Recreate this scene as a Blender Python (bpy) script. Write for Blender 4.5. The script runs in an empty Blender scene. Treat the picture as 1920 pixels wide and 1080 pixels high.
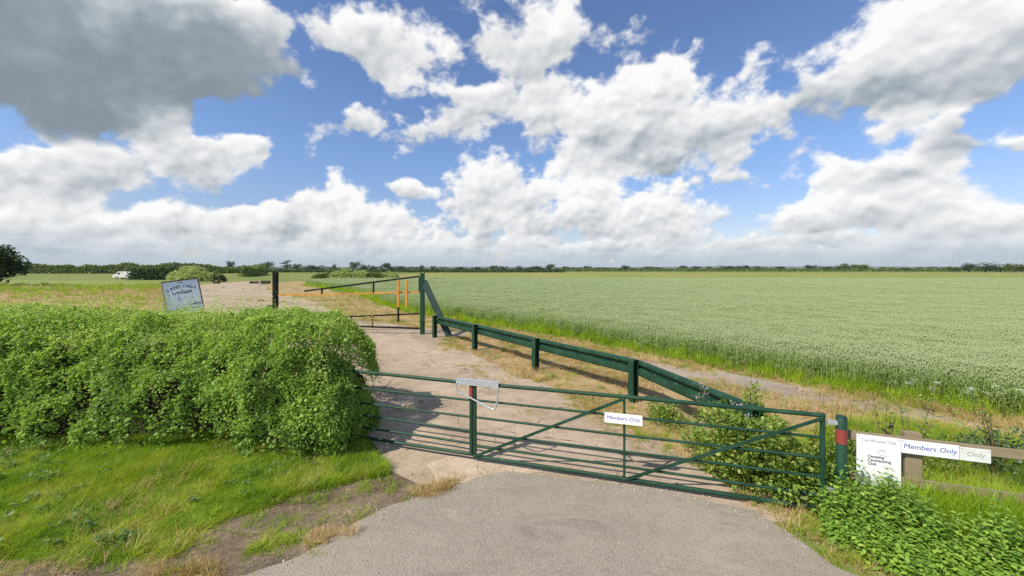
import bpy, math, random
import numpy as np
from mathutils import Vector, Matrix, Euler

sc = bpy.context.scene
R = math.radians
C = sc.collection
rng = np.random.default_rng(7)
random.seed(7)

# ------------------------------------------------------------------ camera
cam_d = bpy.data.cameras.new('camera')
cam = bpy.data.objects.new('camera', cam_d)
C.objects.link(cam)
cam.location = (0, 0, 2.85)
cam.rotation_euler = (R(90), 0, 0)
cam_d.sensor_width = 36
cam_d.lens = 13.5
cam_d.shift_y = -37 / 1920
cam_d.clip_start = 0.05
cam_d.clip_end = 60000
sc.camera = cam

# ------------------------------------------------------------------ render look
sc.render.engine = 'CYCLES'
sc.view_settings.view_transform = 'Standard'
sc.view_settings.look = 'None'
sc.view_settings.exposure = 0.15
sc.view_settings.gamma = 1.0
sc.view_settings.use_curve_mapping = False
sc.cycles.use_denoising = False
sc.cycles.max_bounces = 6
sc.cycles.diffuse_bounces = 3
sc.cycles.glossy_bounces = 2
sc.cycles.transmission_bounces = 4
sc.cycles.volume_bounces = 0
sc.cycles.transparent_max_bounces = 6

# ------------------------------------------------------------------ sun
SUN_EL = R(46)
SUN_DIR = Vector((-0.819 * math.cos(SUN_EL), -0.573 * math.cos(SUN_EL), math.sin(SUN_EL))).normalized()
sun_d = bpy.data.lights.new('sun', 'SUN')
sun_d.energy = 5.0
sun_d.angle = R(0.53)
sun_d.color = (1.0, 0.945, 0.86)
sun = bpy.data.objects.new('sun', sun_d)
C.objects.link(sun)
sun.location = (-30, -20, 40)
sun.rotation_euler = SUN_DIR.to_track_quat('Z', 'Y').to_euler()

# ------------------------------------------------------------------ world: clear sky with drifting cumulus
SKY_STRENGTH = 0.1
# azimuth (clockwise from straight ahead), elevation, half width, half height (degrees), light bias, weight
CLOUDS = [
    (-51.3,21.9,10.4,6.0,-1.4,1.30),
    (-42.5,23.4,9.9,6.4,-1.1,1.10),
    (-49.4,16.3,8.4,3.6,-1.6,1.20),
    (-36.4,26.4,5.1,3.6,-0.7,0.70),
    (-42.5,14.8,3.1,3.6,0.5,0.90),
    (-46.5,10.4,7.8,2.9,-0.1,1.00),
    (-37.9,12.5,5.3,3.6,0.1,0.90),
    (-34.2,14.1,2.4,2.8,0.2,0.60),
    (-51.3,8.5,5.8,2.9,0.1,0.90),
    (-50.7,4.2,5.7,2.5,0.0,0.90),
    (-42.5,5.4,6.5,2.6,0.2,0.90),
    (-33.7,5.5,6.6,2.6,0.2,0.90),
    (-24.0,8.2,5.3,4.3,0.3,1.00),
    (-17.0,5.9,7.2,2.9,0.2,0.90),
    (-29.1,5.1,7.3,2.4,0.0,0.80),
    (-34.0,28.1,2.9,2.3,0.2,0.70),
    (-24.0,29.3,6.4,2.8,0.2,0.75),
    (-15.5,28.9,7.1,4.4,0.3,0.85),
    (-17.7,25.0,3.9,2.8,0.2,0.70),
    (-22.6,20.6,3.8,1.8,0.1,0.50),
    (-14.0,11.1,3.1,1.6,0.4,0.90),
    (4.0,29.8,7.6,7.8,0.1,0.80),
    (-4.8,23.8,7.2,3.7,0.2,0.80),
    (-12.5,20.0,9.3,2.4,0.0,0.70),
    (-3.2,30.4,3.4,2.7,0.2,0.60),
    (21.9,25.1,5.6,3.9,0.8,1.10),
    (13.3,22.3,11.9,5.0,0.4,1.05),
    (17.0,17.2,13.9,4.2,-0.1,1.05),
    (30.3,18.8,5.6,4.6,0.2,0.85),
    (31.4,23.8,3.2,2.8,0.1,0.45),
    (-3.2,12.0,7.8,6.1,0.1,0.95),
    (11.8,11.0,8.2,4.9,0.6,1.00),
    (10.2,6.9,8.4,2.7,-0.2,0.90),
    (22.6,7.5,7.4,4.0,0.1,0.80),
    (28.4,12.6,4.8,3.0,0.0,0.60),
    (48.0,22.8,9.2,5.0,0.6,1.30),
    (45.4,19.0,8.5,3.0,-0.5,1.10),
    (51.0,18.9,6.0,3.6,0.0,1.10),
    (46.2,14.5,4.1,2.6,0.4,0.95),
    (49.1,12.0,2.3,1.7,-0.6,0.70),
    (52.8,11.5,1.1,1.4,0.2,0.60),
    (39.8,9.9,4.2,3.0,0.5,0.85),
    (45.0,10.2,4.3,2.5,0.1,0.80),
    (48.4,8.8,3.1,2.3,0.3,0.85),
    (37.9,5.8,5.9,2.4,0.2,0.95),
    (44.6,6.4,4.8,2.2,0.0,0.85),
    (51.6,5.3,2.7,2.4,0.4,0.90),
    (48.7,4.1,5.2,1.8,0.1,0.80),
    (21.3,5.0,6.2,2.2,0.3,0.80),
    (-4.8,6.6,9.4,3.1,0.1,0.80),
    (-49.4,2.5,2.4,0.8,0.3,0.60),
    (-44.6,2.3,2.4,0.7,0.3,0.60),
    (-39.3,3.1,3.3,1.0,0.3,0.65),
    (-32.6,2.7,3.4,0.9,0.3,0.60),
    (-25.3,3.4,4.2,1.1,0.3,0.60),
    (-18.4,3.1,5.0,1.0,0.2,0.60),
    (-9.5,3.5,4.6,1.1,0.3,0.60),
    (2.0,3.8,5.2,1.2,0.3,0.60),
    (9.5,2.9,4.6,0.9,0.3,0.55),
    (17.7,3.4,4.3,1.1,0.3,0.60),
    (27.2,2.9,4.4,0.8,0.2,0.55),
    (34.2,3.0,3.5,0.9,0.3,0.60),
    (41.2,2.9,3.6,0.9,0.3,0.60),
    (46.5,2.2,2.6,0.7,0.2,0.55),
    (51.0,2.4,2.5,0.8,0.3,0.60),
]

def build_world():
    w = bpy.data.worlds.new('World')
    sc.world = w
    w.use_nodes = True
    nt = w.node_tree
    nt.nodes.clear()
    L = nt.links.new
    def N(t, **k):
        n = nt.nodes.new(t)
        for a, v in k.items():
            setattr(n, a, v)
        return n
    def val(sock, v):
        if isinstance(v, (int, float, tuple, list, Vector)):
            sock.default_value = v
        else:
            L(v, sock)
    def M(op, a, b=None, c=None, clamp=False):
        n = N('ShaderNodeMath', operation=op, use_clamp=clamp)
        val(n.inputs[0], a)
        if b is not None: val(n.inputs[1], b)
        if c is not None: val(n.inputs[2], c)
        return n.outputs[0]
    def V(op, a, b=None):
        n = N('ShaderNodeVectorMath', operation=op)
        val(n.inputs[0], a)
        if b is not None:
            if op == 'SCALE': val(n.inputs['Scale'], b)
            else: val(n.inputs[1], b)
        return n.outputs['Value'] if op in ('LENGTH', 'DOT_PRODUCT') else n.outputs[0]
    def SM(x, a, b, lo=0.0, hi=1.0):
        n = N('ShaderNodeMapRange', interpolation_type='SMOOTHSTEP')
        val(n.inputs[0], x); val(n.inputs[1], a); val(n.inputs[2], b); val(n.inputs[3], lo); val(n.inputs[4], hi)
        return n.outputs[0]
    def NOISE(vec, scale, detail, rough=0.5, lac=2.0):
        n = N('ShaderNodeTexNoise', noise_dimensions='3D')
        n.inputs['Scale'].default_value = scale
        n.inputs['Detail'].default_value = detail
        n.inputs['Roughness'].default_value = rough
        n.inputs['Lacunarity'].default_value = lac
        L(vec, n.inputs['Vector'])
        return n.outputs['Fac'], n.outputs['Color']
    def MIXC(f, a, b):
        n = N('ShaderNodeMix', data_type='RGBA')
        val(n.inputs[0], f); val(n.inputs[6], a); val(n.inputs[7], b)
        return n.outputs[2]

    d = N('ShaderNodeTexCoord').outputs['Generated']
    d = V('NORMALIZE', d)
    sp = N('ShaderNodeSeparateXYZ'); L(d, sp.inputs[0])
    z = sp.outputs[2]
    # clouds further off are smaller and flatter: stretch the pattern towards the horizon
    lowv = V('MULTIPLY', d, (1, 1, 2.1))
    midv = V('MULTIPLY', d, (1, 1, 1.35))
    # domain warp so outlines billow
    _, wc = NOISE(midv, 5.5, 3.0, 0.6)
    warp = V('SCALE', V('SUBTRACT', wc, (0.5, 0.5, 0.5)), 0.10)
    dw = V('ADD', d, warp)

    acc_w, acc_t = None, None
    dv = dw
    for ci, (az, el, ra, re, bias, wt) in enumerate(CLOUDS):
        if ci and ci % 8 == 0:      # chain the batches so few values are live at once
            dv = V('ADD', dw, V('SCALE', acc_w, 1e-9))
        a, e = R(az), R(el)
        rad = Vector((math.sin(a) * math.cos(e), math.cos(a) * math.cos(e), math.sin(e)))
        east = Vector((math.cos(a), -math.sin(a), 0))
        up = rad.cross(east) * -1
        if up.z < 0: up = -up
        m = Matrix((east, up, east.cross(up))).transposed()
        mp = N('ShaderNodeMapping', vector_type='TEXTURE')
        L(dv, mp.inputs[0])
        mp.inputs['Location'].default_value = rad
        mp.inputs['Rotation'].default_value = m.to_euler('XYZ')
        mp.inputs['Scale'].default_value = (1.22 * R(ra), 1.22 * R(re), 1.0)
        g = N('ShaderNodeTexGradient', gradient_type='SPHERICAL')
        L(mp.outputs[0], g.inputs[0])
        wgt = M('MULTIPLY', g.outputs['Fac'], wt)
        sx = N('ShaderNodeSeparateXYZ'); L(mp.outputs[0], sx.inputs[0])
        t = M('ADD', sx.outputs[1], bias)
        acc_t = M('MULTIPLY', t, wgt) if acc_t is None else M('MULTIPLY_ADD', t, wgt, acc_t)
        acc_w = wgt if acc_w is None else M('ADD', acc_w, wgt)
    # the far layer seen edge on along the horizon, in thin bands
    band, _ = NOISE(V('MULTIPLY', d, (9, 9, 62)), 1.0, 5.0, 0.6)
    hz = M('MULTIPLY', SM(z, 0.10, 0.015), M('ADD', 0.30, M('MULTIPLY', band, 0.75)))
    hzt = M('MULTIPLY', hz, M('MULTIPLY', M('SUBTRACT', band, 0.46), 1.6))
    tavg = M('DIVIDE', M('ADD', acc_t, hzt), M('MAXIMUM', M('ADD', acc_w, hz), 0.05))

    # billow noise; a softer copy is sampled twice for relief shading
    pv = V('ADD', V('SCALE', d, SM(z, -0.1, 0.7, 14.5, 9.5)), V('SCALE', warp, 4.0))
    f0, _ = NOISE(pv, 1.0, 7.0, 0.58)
    r0, _ = NOISE(pv, 1.0, 2.6, 0.45)
    off = Vector((-0.5, -0.3, 0.8)).normalized() * 0.16
    r1, _ = NOISE(V('ADD', pv, tuple(off)), 1.0, 2.6, 0.45)
    # cover elsewhere on the dome: the same broken cumulus
    gen, _ = NOISE(lowv, 2.6, 2.0, 0.5)
    behind = SM(sp.outputs[1], 0.30, 0.05)
    genw = M('MULTIPLY', SM(gen, 0.45, 0.68), M('MULTIPLY', behind, 0.8))
    acc_w2 = M('ADD', M('MINIMUM', acc_w, 1.0), genw)
    base = M('ADD', M('MULTIPLY', acc_w2, SM(z, -0.02, 0.07, 0.45, 1.0)), hz)
    dens = M('ADD', base, M('MULTIPLY', M('SUBTRACT', f0, 0.5), 2.0))
    alpha = SM(dens, 0.17, 0.50)
    thick = SM(dens, 0.30, 1.1)

    relief = M('ADD', M('MULTIPLY', M('SUBTRACT', r0, r1), 4.2), M('MULTIPLY', M('SUBTRACT', f0, r0), 2.1))
    lit = M('ADD', M('MULTIPLY', tavg, 0.95), relief)
    lit = M('SUBTRACT', lit, M('MULTIPLY', thick, 0.20))
    lit = M('ADD', lit, SM(z, 0.30, 0.06, 0.50, 0.66))
    mr = N('ShaderNodeMapRange'); L(lit, mr.inputs[0]); mr.inputs[1].default_value = -1.3; mr.inputs[2].default_value = 1.1
    lit = mr.outputs[0]
    cr = N('ShaderNodeValToRGB')
    L(lit, cr.inputs[0])
    e = cr.color_ramp.elements
    e[0].position, e[0].color = 0.0, (0.225, 0.268, 0.298, 1)
    e[1].position, e[1].color = 1.0, (0.90, 0.897, 0.885, 1)
    for p_, c_ in ((0.30, (0.285, 0.335, 0.370, 1)), (0.48, (0.42, 0.46, 0.49, 1)), (0.62, (0.57, 0.595, 0.615, 1)), (0.78, (0.72, 0.73, 0.738, 1))):
        k = e.new(p_); k.color = c_
    cloud = V('SCALE', cr.outputs[0], 1.0 / SKY_STRENGTH)
    # clouds low down fade into the pale air
    fade = SM(z, 0.085, 0.0, 0.0, 0.85)
    cloud = MIXC(fade, cloud, tuple(c / SKY_STRENGTH for c in (0.37, 0.455, 0.545)) + (1,))

    sky = N('ShaderNodeTexSky', sky_type='NISHITA')
    sky.sun_disc = False
    sky.sun_elevation = SUN_EL
    sky.sun_rotation = math.atan2(SUN_DIR.x, SUN_DIR.y)
    sky.altitude = 30
    sky.air_density = 1.0
    sky.dust_density = 0.3
    sky.ozone_density = 2.0
    tint = MIXC(SM(z, 0.02, 0.30), (1.02, 0.94, 1.04, 1), (1.10, 1.20, 1.42, 1))
    blue = V('MULTIPLY', sky.outputs[0], tint)
    col = MIXC(M('MULTIPLY', alpha, 0.97), blue, cloud)
    bg = N('ShaderNodeBackground')
    L(col, bg.inputs[0]); bg.inputs[1].default_value = SKY_STRENGTH
    out = N('ShaderNodeOutputWorld')
    L(bg.outputs[0], out.inputs[0])
    w.cycles.sampling_method = 'MANUAL'
    w.cycles.sample_map_resolution = 512
build_world()

# ------------------------------------------------------------------ helpers
def tag(o, label=None, cat=None, group=None, kind=None):
    if label: o['label'] = label
    if cat: o['category'] = cat
    if group: o['group'] = group
    if kind: o['kind'] = kind
    return o

def link(o, parent=None):
    C.objects.link(o)
    if parent is not None: o.parent = parent
    return o

def empty(name, loc=(0, 0, 0), rz=0.0):
    o = bpy.data.objects.new(name, None)
    o.empty_display_size = 0.2
    o.location = loc
    o.rotation_euler = (0, 0, rz)
    return link(o)

class MB:
    """collects shapes, then becomes one mesh object"""
    def __init__(s):
        s.v, s.f = [], []
    def add(s, vs, fs):
        b = len(s.v)
        s.v += [tuple(v) for v in vs]
        s.f += [tuple(i + b for i in f) for f in fs]
        return s
    def box(s, c, size, rz=0.0, bev=0.0):
        x, y, z = (k / 2 for k in size)
        if bev <= 0:
            ring = [(-x, -y), (x, -y), (x, y), (-x, y)]
        else:
            ring = [(-x + bev, -y), (x - bev, -y), (x, -y + bev), (x, y - bev), (x - bev, y), (-x + bev, y), (-x, y - bev), (-x, -y + bev)]
        n = len(ring); ca, sa = math.cos(rz), math.sin(rz)
        vs = []
        for zz in (-z, z):
            for px, py in ring:
                vs.append((c[0] + px * ca - py * sa, c[1] + px * sa + py * ca, c[2] + zz))
        fs = [tuple(range(n - 1, -1, -1)), tuple(range(n, 2 * n))]
        fs += [(i, (i + 1) % n, (i + 1) % n + n, i + n) for i in range(n)]
        return s.add(vs, fs)
    def sweep(s, prof, a, b, up=(0, 0, 1), cap=True):
        """extrude a closed 2D profile (side, up) from a to b"""
        a, b = Vector(a), Vector(b)
        d = (b - a).normalized(); u = Vector(up)
        sd = d.cross(u)
        if sd.length < 1e-4: sd = d.cross(Vector((0, 1, 0)))
        sd.normalize(); u = sd.cross(d)
        n = len(prof)
        vs = [p + sd * x + u * y for p in (a, b) for x, y in prof]
        fs = [(i, (i + 1) % n, (i + 1) % n + n, i + n) for i in range(n)]
        if cap: fs += [tuple(range(n - 1, -1, -1)), tuple(range(n, 2 * n))]
        return s.add(vs, fs)
    def tube(s, pts, r, n=10, cap=True):
        """round bar through a list of points; r a number or a list"""
        pts = [Vector(p) for p in pts]
        rs = r if isinstance(r, (list, tuple)) else [r] * len(pts)
        vs, fs = [], []
        ref = None
        for i, p in enumerate(pts):
            d = (pts[min(i + 1, len(pts) - 1)] - pts[max(i - 1, 0)]).normalized()
            if ref is None:
                ref = d.cross(Vector((0, 0, 1)))
                if ref.length < 1e-3: ref = d.cross(Vector((1, 0, 0)))
            ref = (ref - d * ref.dot(d)).normalized()
            o = d.cross(ref)
            for k in range(n):
                t = 2 * math.pi * k / n
                vs.append(p + (ref * math.cos(t) + o * math.sin(t)) * rs[i])
        for i in range(len(pts) - 1):
            for k in range(n):
                k2 = (k + 1) % n
                fs.append((i * n + k, i * n + k2, (i + 1) * n + k2, (i + 1) * n + k))
        if cap:
            fs.append(tuple(range(n - 1, -1, -1)))
            m = (len(pts) - 1) * n
            fs.append(tuple(range(m, m + n)))
        return s.add(vs, fs)
    def build(s, name, mat, parent=None, smooth=False, bevel=0.0):
        me = bpy.data.meshes.new(name)
        me.from_pydata(s.v, [], s.f)
        me.materials.append(mat)
        if smooth:
            me.polygons.foreach_set('use_smooth', [True] * len(me.polygons))
        me.update()
        o = link(bpy.data.objects.new(name, me), parent)
        if smooth:
            me.set_sharp_from_angle(angle=R(40))
        if bevel:
            m = o.modifiers.new('bevel', 'BEVEL'); m.width = bevel; m.segments = 2; m.limit_method = 'ANGLE'
        return o

def np_mesh(name, verts, tris, mat, parent=None, attrs=None, smooth=False):
    me = bpy.data.meshes.new(name)
    nv, nf = len(verts), len(tris); k = tris.shape[1]
    me.vertices.add(nv); me.vertices.foreach_set('co', np.ascontiguousarray(verts, dtype=np.float32).ravel())
    me.loops.add(nf * k); me.loops.foreach_set('vertex_index', np.ascontiguousarray(tris, dtype=np.int32).ravel())
    me.polygons.add(nf); me.polygons.foreach_set('loop_start', np.arange(0, nf * k, k, dtype=np.int32))
    if smooth: me.polygons.foreach_set('use_smooth', np.ones(nf, dtype=bool))
    me.update(calc_edges=True)
    for an, av in (attrs or {}).items():
        at = me.attributes.new(an, 'FLOAT', 'POINT')
        at.data.foreach_set('value', np.ascontiguousarray(av, dtype=np.float32))
    me.materials.append(mat)
    if name is None: return me
    return link(bpy.data.objects.new(name, me), parent)

def unit(v):
    return v / np.maximum(np.linalg.norm(v, axis=1, keepdims=True), 1e-9)

def leaves(P, D, Nn, length, width, fold=0.25):
    """folded diamond leaves: P base, D pointing direction, Nn face normal"""
    n = len(P)
    D = unit(D); S = unit(np.cross(D, Nn)); Nn = np.cross(S, D)
    Lh = np.asarray(length).reshape(-1, 1) * np.ones((n, 1)); W = np.asarray(width).reshape(-1, 1) * np.ones((n, 1))
    v = np.empty((n, 4, 3))
    v[:, 0] = P
    v[:, 1] = P + D * Lh * 0.45 + S * W * 0.5 + Nn * W * fold
    v[:, 2] = P + D * Lh
    v[:, 3] = P + D * Lh * 0.45 - S * W * 0.5 + Nn * W * fold
    b = (np.arange(n) * 4)[:, None]
    t = np.concatenate([b + [0, 1, 2], b + [0, 2, 3]], axis=0)
    return v.reshape(-1, 3), t

def vnoise(p, freq, seed=0):
    """smooth value noise in -1..1 for an (n,3) array"""
    q = np.asarray(p) * freq + seed * 17.13
    i = np.floor(q).astype(np.int64); f = q - i; f = f * f * (3 - 2 * f)
    out = 0
    for dx in (0, 1):
        for dy in (0, 1):
            for dz in (0, 1):
                h = ((i[:, 0] + dx) * 374761393 + (i[:, 1] + dy) * 668265263 + (i[:, 2] + dz) * 2147483647 + seed * 1013) & 0xffffffff
                h = ((h ^ (h >> 13)) * 1274126177) & 0xffffffff
                h = ((h ^ (h >> 16)) & 0xffff) / 32767.5 - 1
                w = (f[:, 0] if dx else 1 - f[:, 0]) * (f[:, 1] if dy else 1 - f[:, 1]) * (f[:, 2] if dz else 1 - f[:, 2])
                out = out + h * w
    return out

def inside(poly, x, y):
    poly = np.asarray(poly); r = np.zeros(len(x), dtype=bool); j = len(poly) - 1
    for i in range(len(poly)):
        xi, yi = poly[i]; xj, yj = poly[j]
        c = ((yi > y) != (yj > y)) & (x < (xj - xi) * (y - yi) / (yj - yi + 1e-12) + xi)
        r ^= c; j = i
    return r

def dist_line(pts, x, y):
    """distance to a polyline"""
    best = np.full(len(x), 1e9)
    for (ax, ay), (bx, by) in zip(pts[:-1], pts[1:]):
        dx, dy = bx - ax, by - ay
        t = np.clip(((x - ax) * dx + (y - ay) * dy) / (dx * dx + dy * dy), 0, 1)
        best = np.minimum(best, np.hypot(x - ax - t * dx, y - ay - t * dy))
    return best

# ------------------------------------------------------------------ material kit
class NT:
    def __init__(s, name):
        s.m = bpy.data.materials.new(name); s.m.use_nodes = True
        s.t = s.m.node_tree; s.t.nodes.clear()
        s.out = s.n('ShaderNodeOutputMaterial')
    def n(s, typ, **k):
        x = s.t.nodes.new(typ)
        for a, v in k.items(): setattr(x, a, v)
        return x
    def set(s, sock, v):
        if hasattr(v, 'is_linked'): s.t.links.new(v, sock)
        elif isinstance(v, (tuple, list)) and len(v) == 3 and sock.type == 'RGBA': sock.default_value = tuple(v) + (1,)
        else: sock.default_value = v
    def math(s, op, a, b=0.0, clamp=False):
        x = s.n('ShaderNodeMath', operation=op, use_clamp=clamp); s.set(x.inputs[0], a); s.set(x.inputs[1], b); return x.outputs[0]
    def pos(s):
        return s.n('ShaderNodeNewGeometry').outputs['Position']
    def obj(s):
        return s.n('ShaderNodeTexCoord').outputs['Object']
    def noise(s, vec, scale, detail=4, rough=0.55, dist=0.0):
        x = s.n('ShaderNodeTexNoise'); s.set(x.inputs['Vector'], vec)
        x.inputs['Scale'].default_value = scale; x.inputs['Detail'].default_value = detail
        x.inputs['Roughness'].default_value = rough; x.inputs['Distortion'].default_value = dist
        return x.outputs['Fac']
    def voro(s, vec, scale, feature='F1', out='Distance'):
        x = s.n('ShaderNodeTexVoronoi', feature=feature); s.set(x.inputs['Vector'], vec); x.inputs['Scale'].default_value = scale
        return x.outputs[out]
    def scale3(s, vec, k):
        x = s.n('ShaderNodeVectorMath', operation='MULTIPLY'); s.set(x.inputs[0], vec); x.inputs[1].default_value = k; return x.outputs[0]
    def ramp(s, f, stops):
        x = s.n('ShaderNodeValToRGB'); s.set(x.inputs[0], f); e = x.color_ramp.elements
        e[0].position, e[0].color = stops[0][0], tuple(stops[0][1]) + (1,)
        e[1].position, e[1].color = stops[-1][0], tuple(stops[-1][1]) + (1,)
        for p, c in stops[1:-1]:
            k = e.new(p); k.color = tuple(c) + (1,)
        return x.outputs[0]
    def rng(s, f, a, b, lo=0.0, hi=1.0):
        x = s.n('ShaderNodeMapRange', interpolation_type='SMOOTHSTEP'); s.set(x.inputs[0], f)
        for i, v in enumerate((a, b, lo, hi)): x.inputs[i + 1].default_value = v
        return x.outputs[0]
    def mix(s, f, a, b, blend='MIX'):
        x = s.n('ShaderNodeMix', data_type='RGBA', blend_type=blend); s.set(x.inputs[0], f); s.set(x.inputs[6], a); s.set(x.inputs[7], b)
        return x.outputs[2]
    def attr(s, name):
        return s.n('ShaderNodeAttribute', attribute_name=name).outputs['Fac']
    def bump(s, h, strength=0.3, dist=0.02):
        x = s.n('ShaderNodeBump'); s.set(x.inputs['Height'], h); x.inputs['Strength'].default_value = strength; x.inputs['Distance'].default_value = dist
        return x.outputs[0]
    def pbr(s, col, rough=0.8, metal=0.0, normal=None, spec=0.5):
        p = s.n('ShaderNodeBsdfPrincipled'); s.set(p.inputs['Base Color'], col); s.set(p.inputs['Roughness'], rough)
        p.inputs['Metallic'].default_value = metal; p.inputs['Specular IOR Level'].default_value = spec
        if normal is not None: s.set(p.inputs['Normal'], normal)
        s.t.links.new(p.outputs[0], s.out.inputs[0]); return s.m
    def leaf(s, col, trans=0.35, rough=0.5, gloss=0.25):
        p = s.n('ShaderNodeBsdfPrincipled'); s.set(p.inputs['Base Color'], col); p.inputs['Roughness'].default_value = rough
        p.inputs['Specular IOR Level'].default_value = gloss
        t = s.n('ShaderNodeBsdfTranslucent')
        h = s.n('ShaderNodeHueSaturation'); s.set(h.inputs['Color'], col); h.inputs['Value'].default_value = 1.25; h.inputs['Saturation'].default_value = 1.1; h.inputs['Hue'].default_value = 0.49
        s.t.links.new(h.outputs[0], t.inputs[0])
        m = s.n('ShaderNodeMixShader'); m.inputs[0].default_value = trans
        s.t.links.new(p.outputs[0], m.inputs[1]); s.t.links.new(t.outputs[0], m.inputs[2])
        s.t.links.new(m.outputs[0], s.out.inputs[0]); return s.m

def plain(name, col, rough=0.6, metal=0.0, var=0.15, scale=6.0, spec=0.5):
    k = NT(name); f = k.noise(k.obj(), scale, 5)
    c = k.mix(k.rng(f, 0.3, 0.75), tuple(x * (1 - var) for x in col), tuple(min(1, x * (1 + var)) for x in col))
    return k.pbr(c, rough, metal, k.bump(k.noise(k.obj(), scale * 12, 3), 0.08, 0.005), spec)

# scattered stuff: a point mesh that carries small prototype clumps
def scatter(name, P, rot, scl, protos, label, cat, seed=1, idx=None):
    col = bpy.data.collections.new(name + '_clumps')
    for i, me in enumerate(protos):
        col.objects.link(bpy.data.objects.new('clump_%02d' % i, me))
    n = len(P)
    me = bpy.data.meshes.new(name)
    me.vertices.add(n); me.vertices.foreach_set('co', np.ascontiguousarray(P, dtype=np.float32).ravel())
    a = me.attributes.new('rot', 'FLOAT_VECTOR', 'POINT'); a.data.foreach_set('vector', np.ascontiguousarray(rot, dtype=np.float32).ravel())
    a = me.attributes.new('scl', 'FLOAT_VECTOR', 'POINT'); a.data.foreach_set('vector', np.ascontiguousarray(scl, dtype=np.float32).ravel())
    if idx is None: idx = np.random.default_rng(seed).integers(0, len(protos), n)
    a = me.attributes.new('pick', 'INT', 'POINT'); a.data.foreach_set('value', np.ascontiguousarray(idx, dtype=np.int32))
    o = link(bpy.data.objects.new(name, me))
    g = bpy.data.node_groups.new(name, 'GeometryNodeTree')
    g.interface.new_socket('Geometry', in_out='INPUT', socket_type='NodeSocketGeometry')
    g.interface.new_socket('Geometry', in_out='OUTPUT', socket_type='NodeSocketGeometry')
    N = g.nodes.new; Lk = g.links.new
    gi, go = N('NodeGroupInput'), N('NodeGroupOutput')
    ci = N('GeometryNodeCollectionInfo'); ci.inputs['Collection'].default_value = col
    ci.inputs['Separate Children'].default_value = True; ci.inputs['Reset Children'].default_value = True
    ip = N('GeometryNodeInstanceOnPoints'); ip.inputs['Pick Instance'].default_value = True
    def at(nm, ty):
        x = N('GeometryNodeInputNamedAttribute'); x.data_type = ty; x.inputs['Name'].default_value = nm
        return next(s for s in x.outputs if s.enabled and s.name == 'Attribute')
    e2r = N('FunctionNodeEulerToRotation')
    Lk(gi.outputs[0], ip.inputs['Points']); Lk(ci.outputs[0], ip.inputs['Instance'])
    Lk(at('pick', 'INT'), ip.inputs['Instance Index'])
    Lk(at('rot', 'FLOAT_VECTOR'), e2r.inputs[0]); Lk(e2r.outputs[0], ip.inputs['Rotation'])
    Lk(at('scl', 'FLOAT_VECTOR'), ip.inputs['Scale'])
    Lk(ip.outputs[0], go.inputs[0])
    m = o.modifiers.new('scatter', 'NODES'); m.node_group = g
    tag(o, label, cat, None, 'stuff')
    return o

def blades_mesh(name, n, radius, hmin, hmax, width, lean, mat, r, seg=2, kinky=0.5):
    """a tuft of curved blades"""
    a = r.uniform(0, 2 * np.pi, n); rr = radius * np.sqrt(r.uniform(0, 1, n))
    base = np.stack([rr * np.cos(a), rr * np.sin(a), np.zeros(n)], 1)
    da = a + r.normal(0, 1.2, n)
    dr = np.stack([np.cos(da), np.sin(da), np.zeros(n)], 1)
    sd = np.stack([-np.sin(da), np.cos(da), np.zeros(n)], 1)
    h = r.uniform(hmin, hmax, n)[:, None]; ln = (lean * r.uniform(0.2, 1.6, n))[:, None]
    w = (width * r.uniform(0.6, 1.3, n))[:, None]
    up = np.array([0, 0, 1.0])
    rings = []
    for k in range(seg + 1):
        t = k / seg
        p = base + up * h * (t - 0.35 * kinky * t * t * np.minimum(ln, 1.0)) + dr * h * ln * t * t
        rings.append((p, w * (1 - t) ** 0.7))
    vs, fs = [], []
    V_ = np.empty((n, 2 * seg + 1, 3))
    for k in range(seg):
        V_[:, 2 * k] = rings[k][0] - sd * rings[k][1]; V_[:, 2 * k + 1] = rings[k][0] + sd * rings[k][1]
    V_[:, 2 * seg] = rings[seg][0]
    b = (np.arange(n) * (2 * seg + 1))[:, None]
    T = []
    for k in range(seg - 1):
        T += [b + [2 * k, 2 * k + 1, 2 * k + 3], b + [2 * k, 2 * k + 3, 2 * k + 2]]
    T += [b + [2 * seg - 2, 2 * seg - 1, 2 * seg]]
    tint = np.repeat(r.uniform(0, 1, n), 2 * seg + 1)
    return mesh_only(name, V_.reshape(-1, 3), np.concatenate(T, 0), mat, {'tint': tint})

def mesh_only(name, verts, tris, mat, attrs=None):
    o = np_mesh(name, verts, tris, mat, None, attrs)
    me = o.data; bpy.data.objects.remove(o)
    return me

def copy_tree(o, parent=None):
    c = o.copy(); C.objects.link(c)
    c.parent = parent
    for ch in list(o.children): copy_tree(ch, c)
    return c

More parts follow.
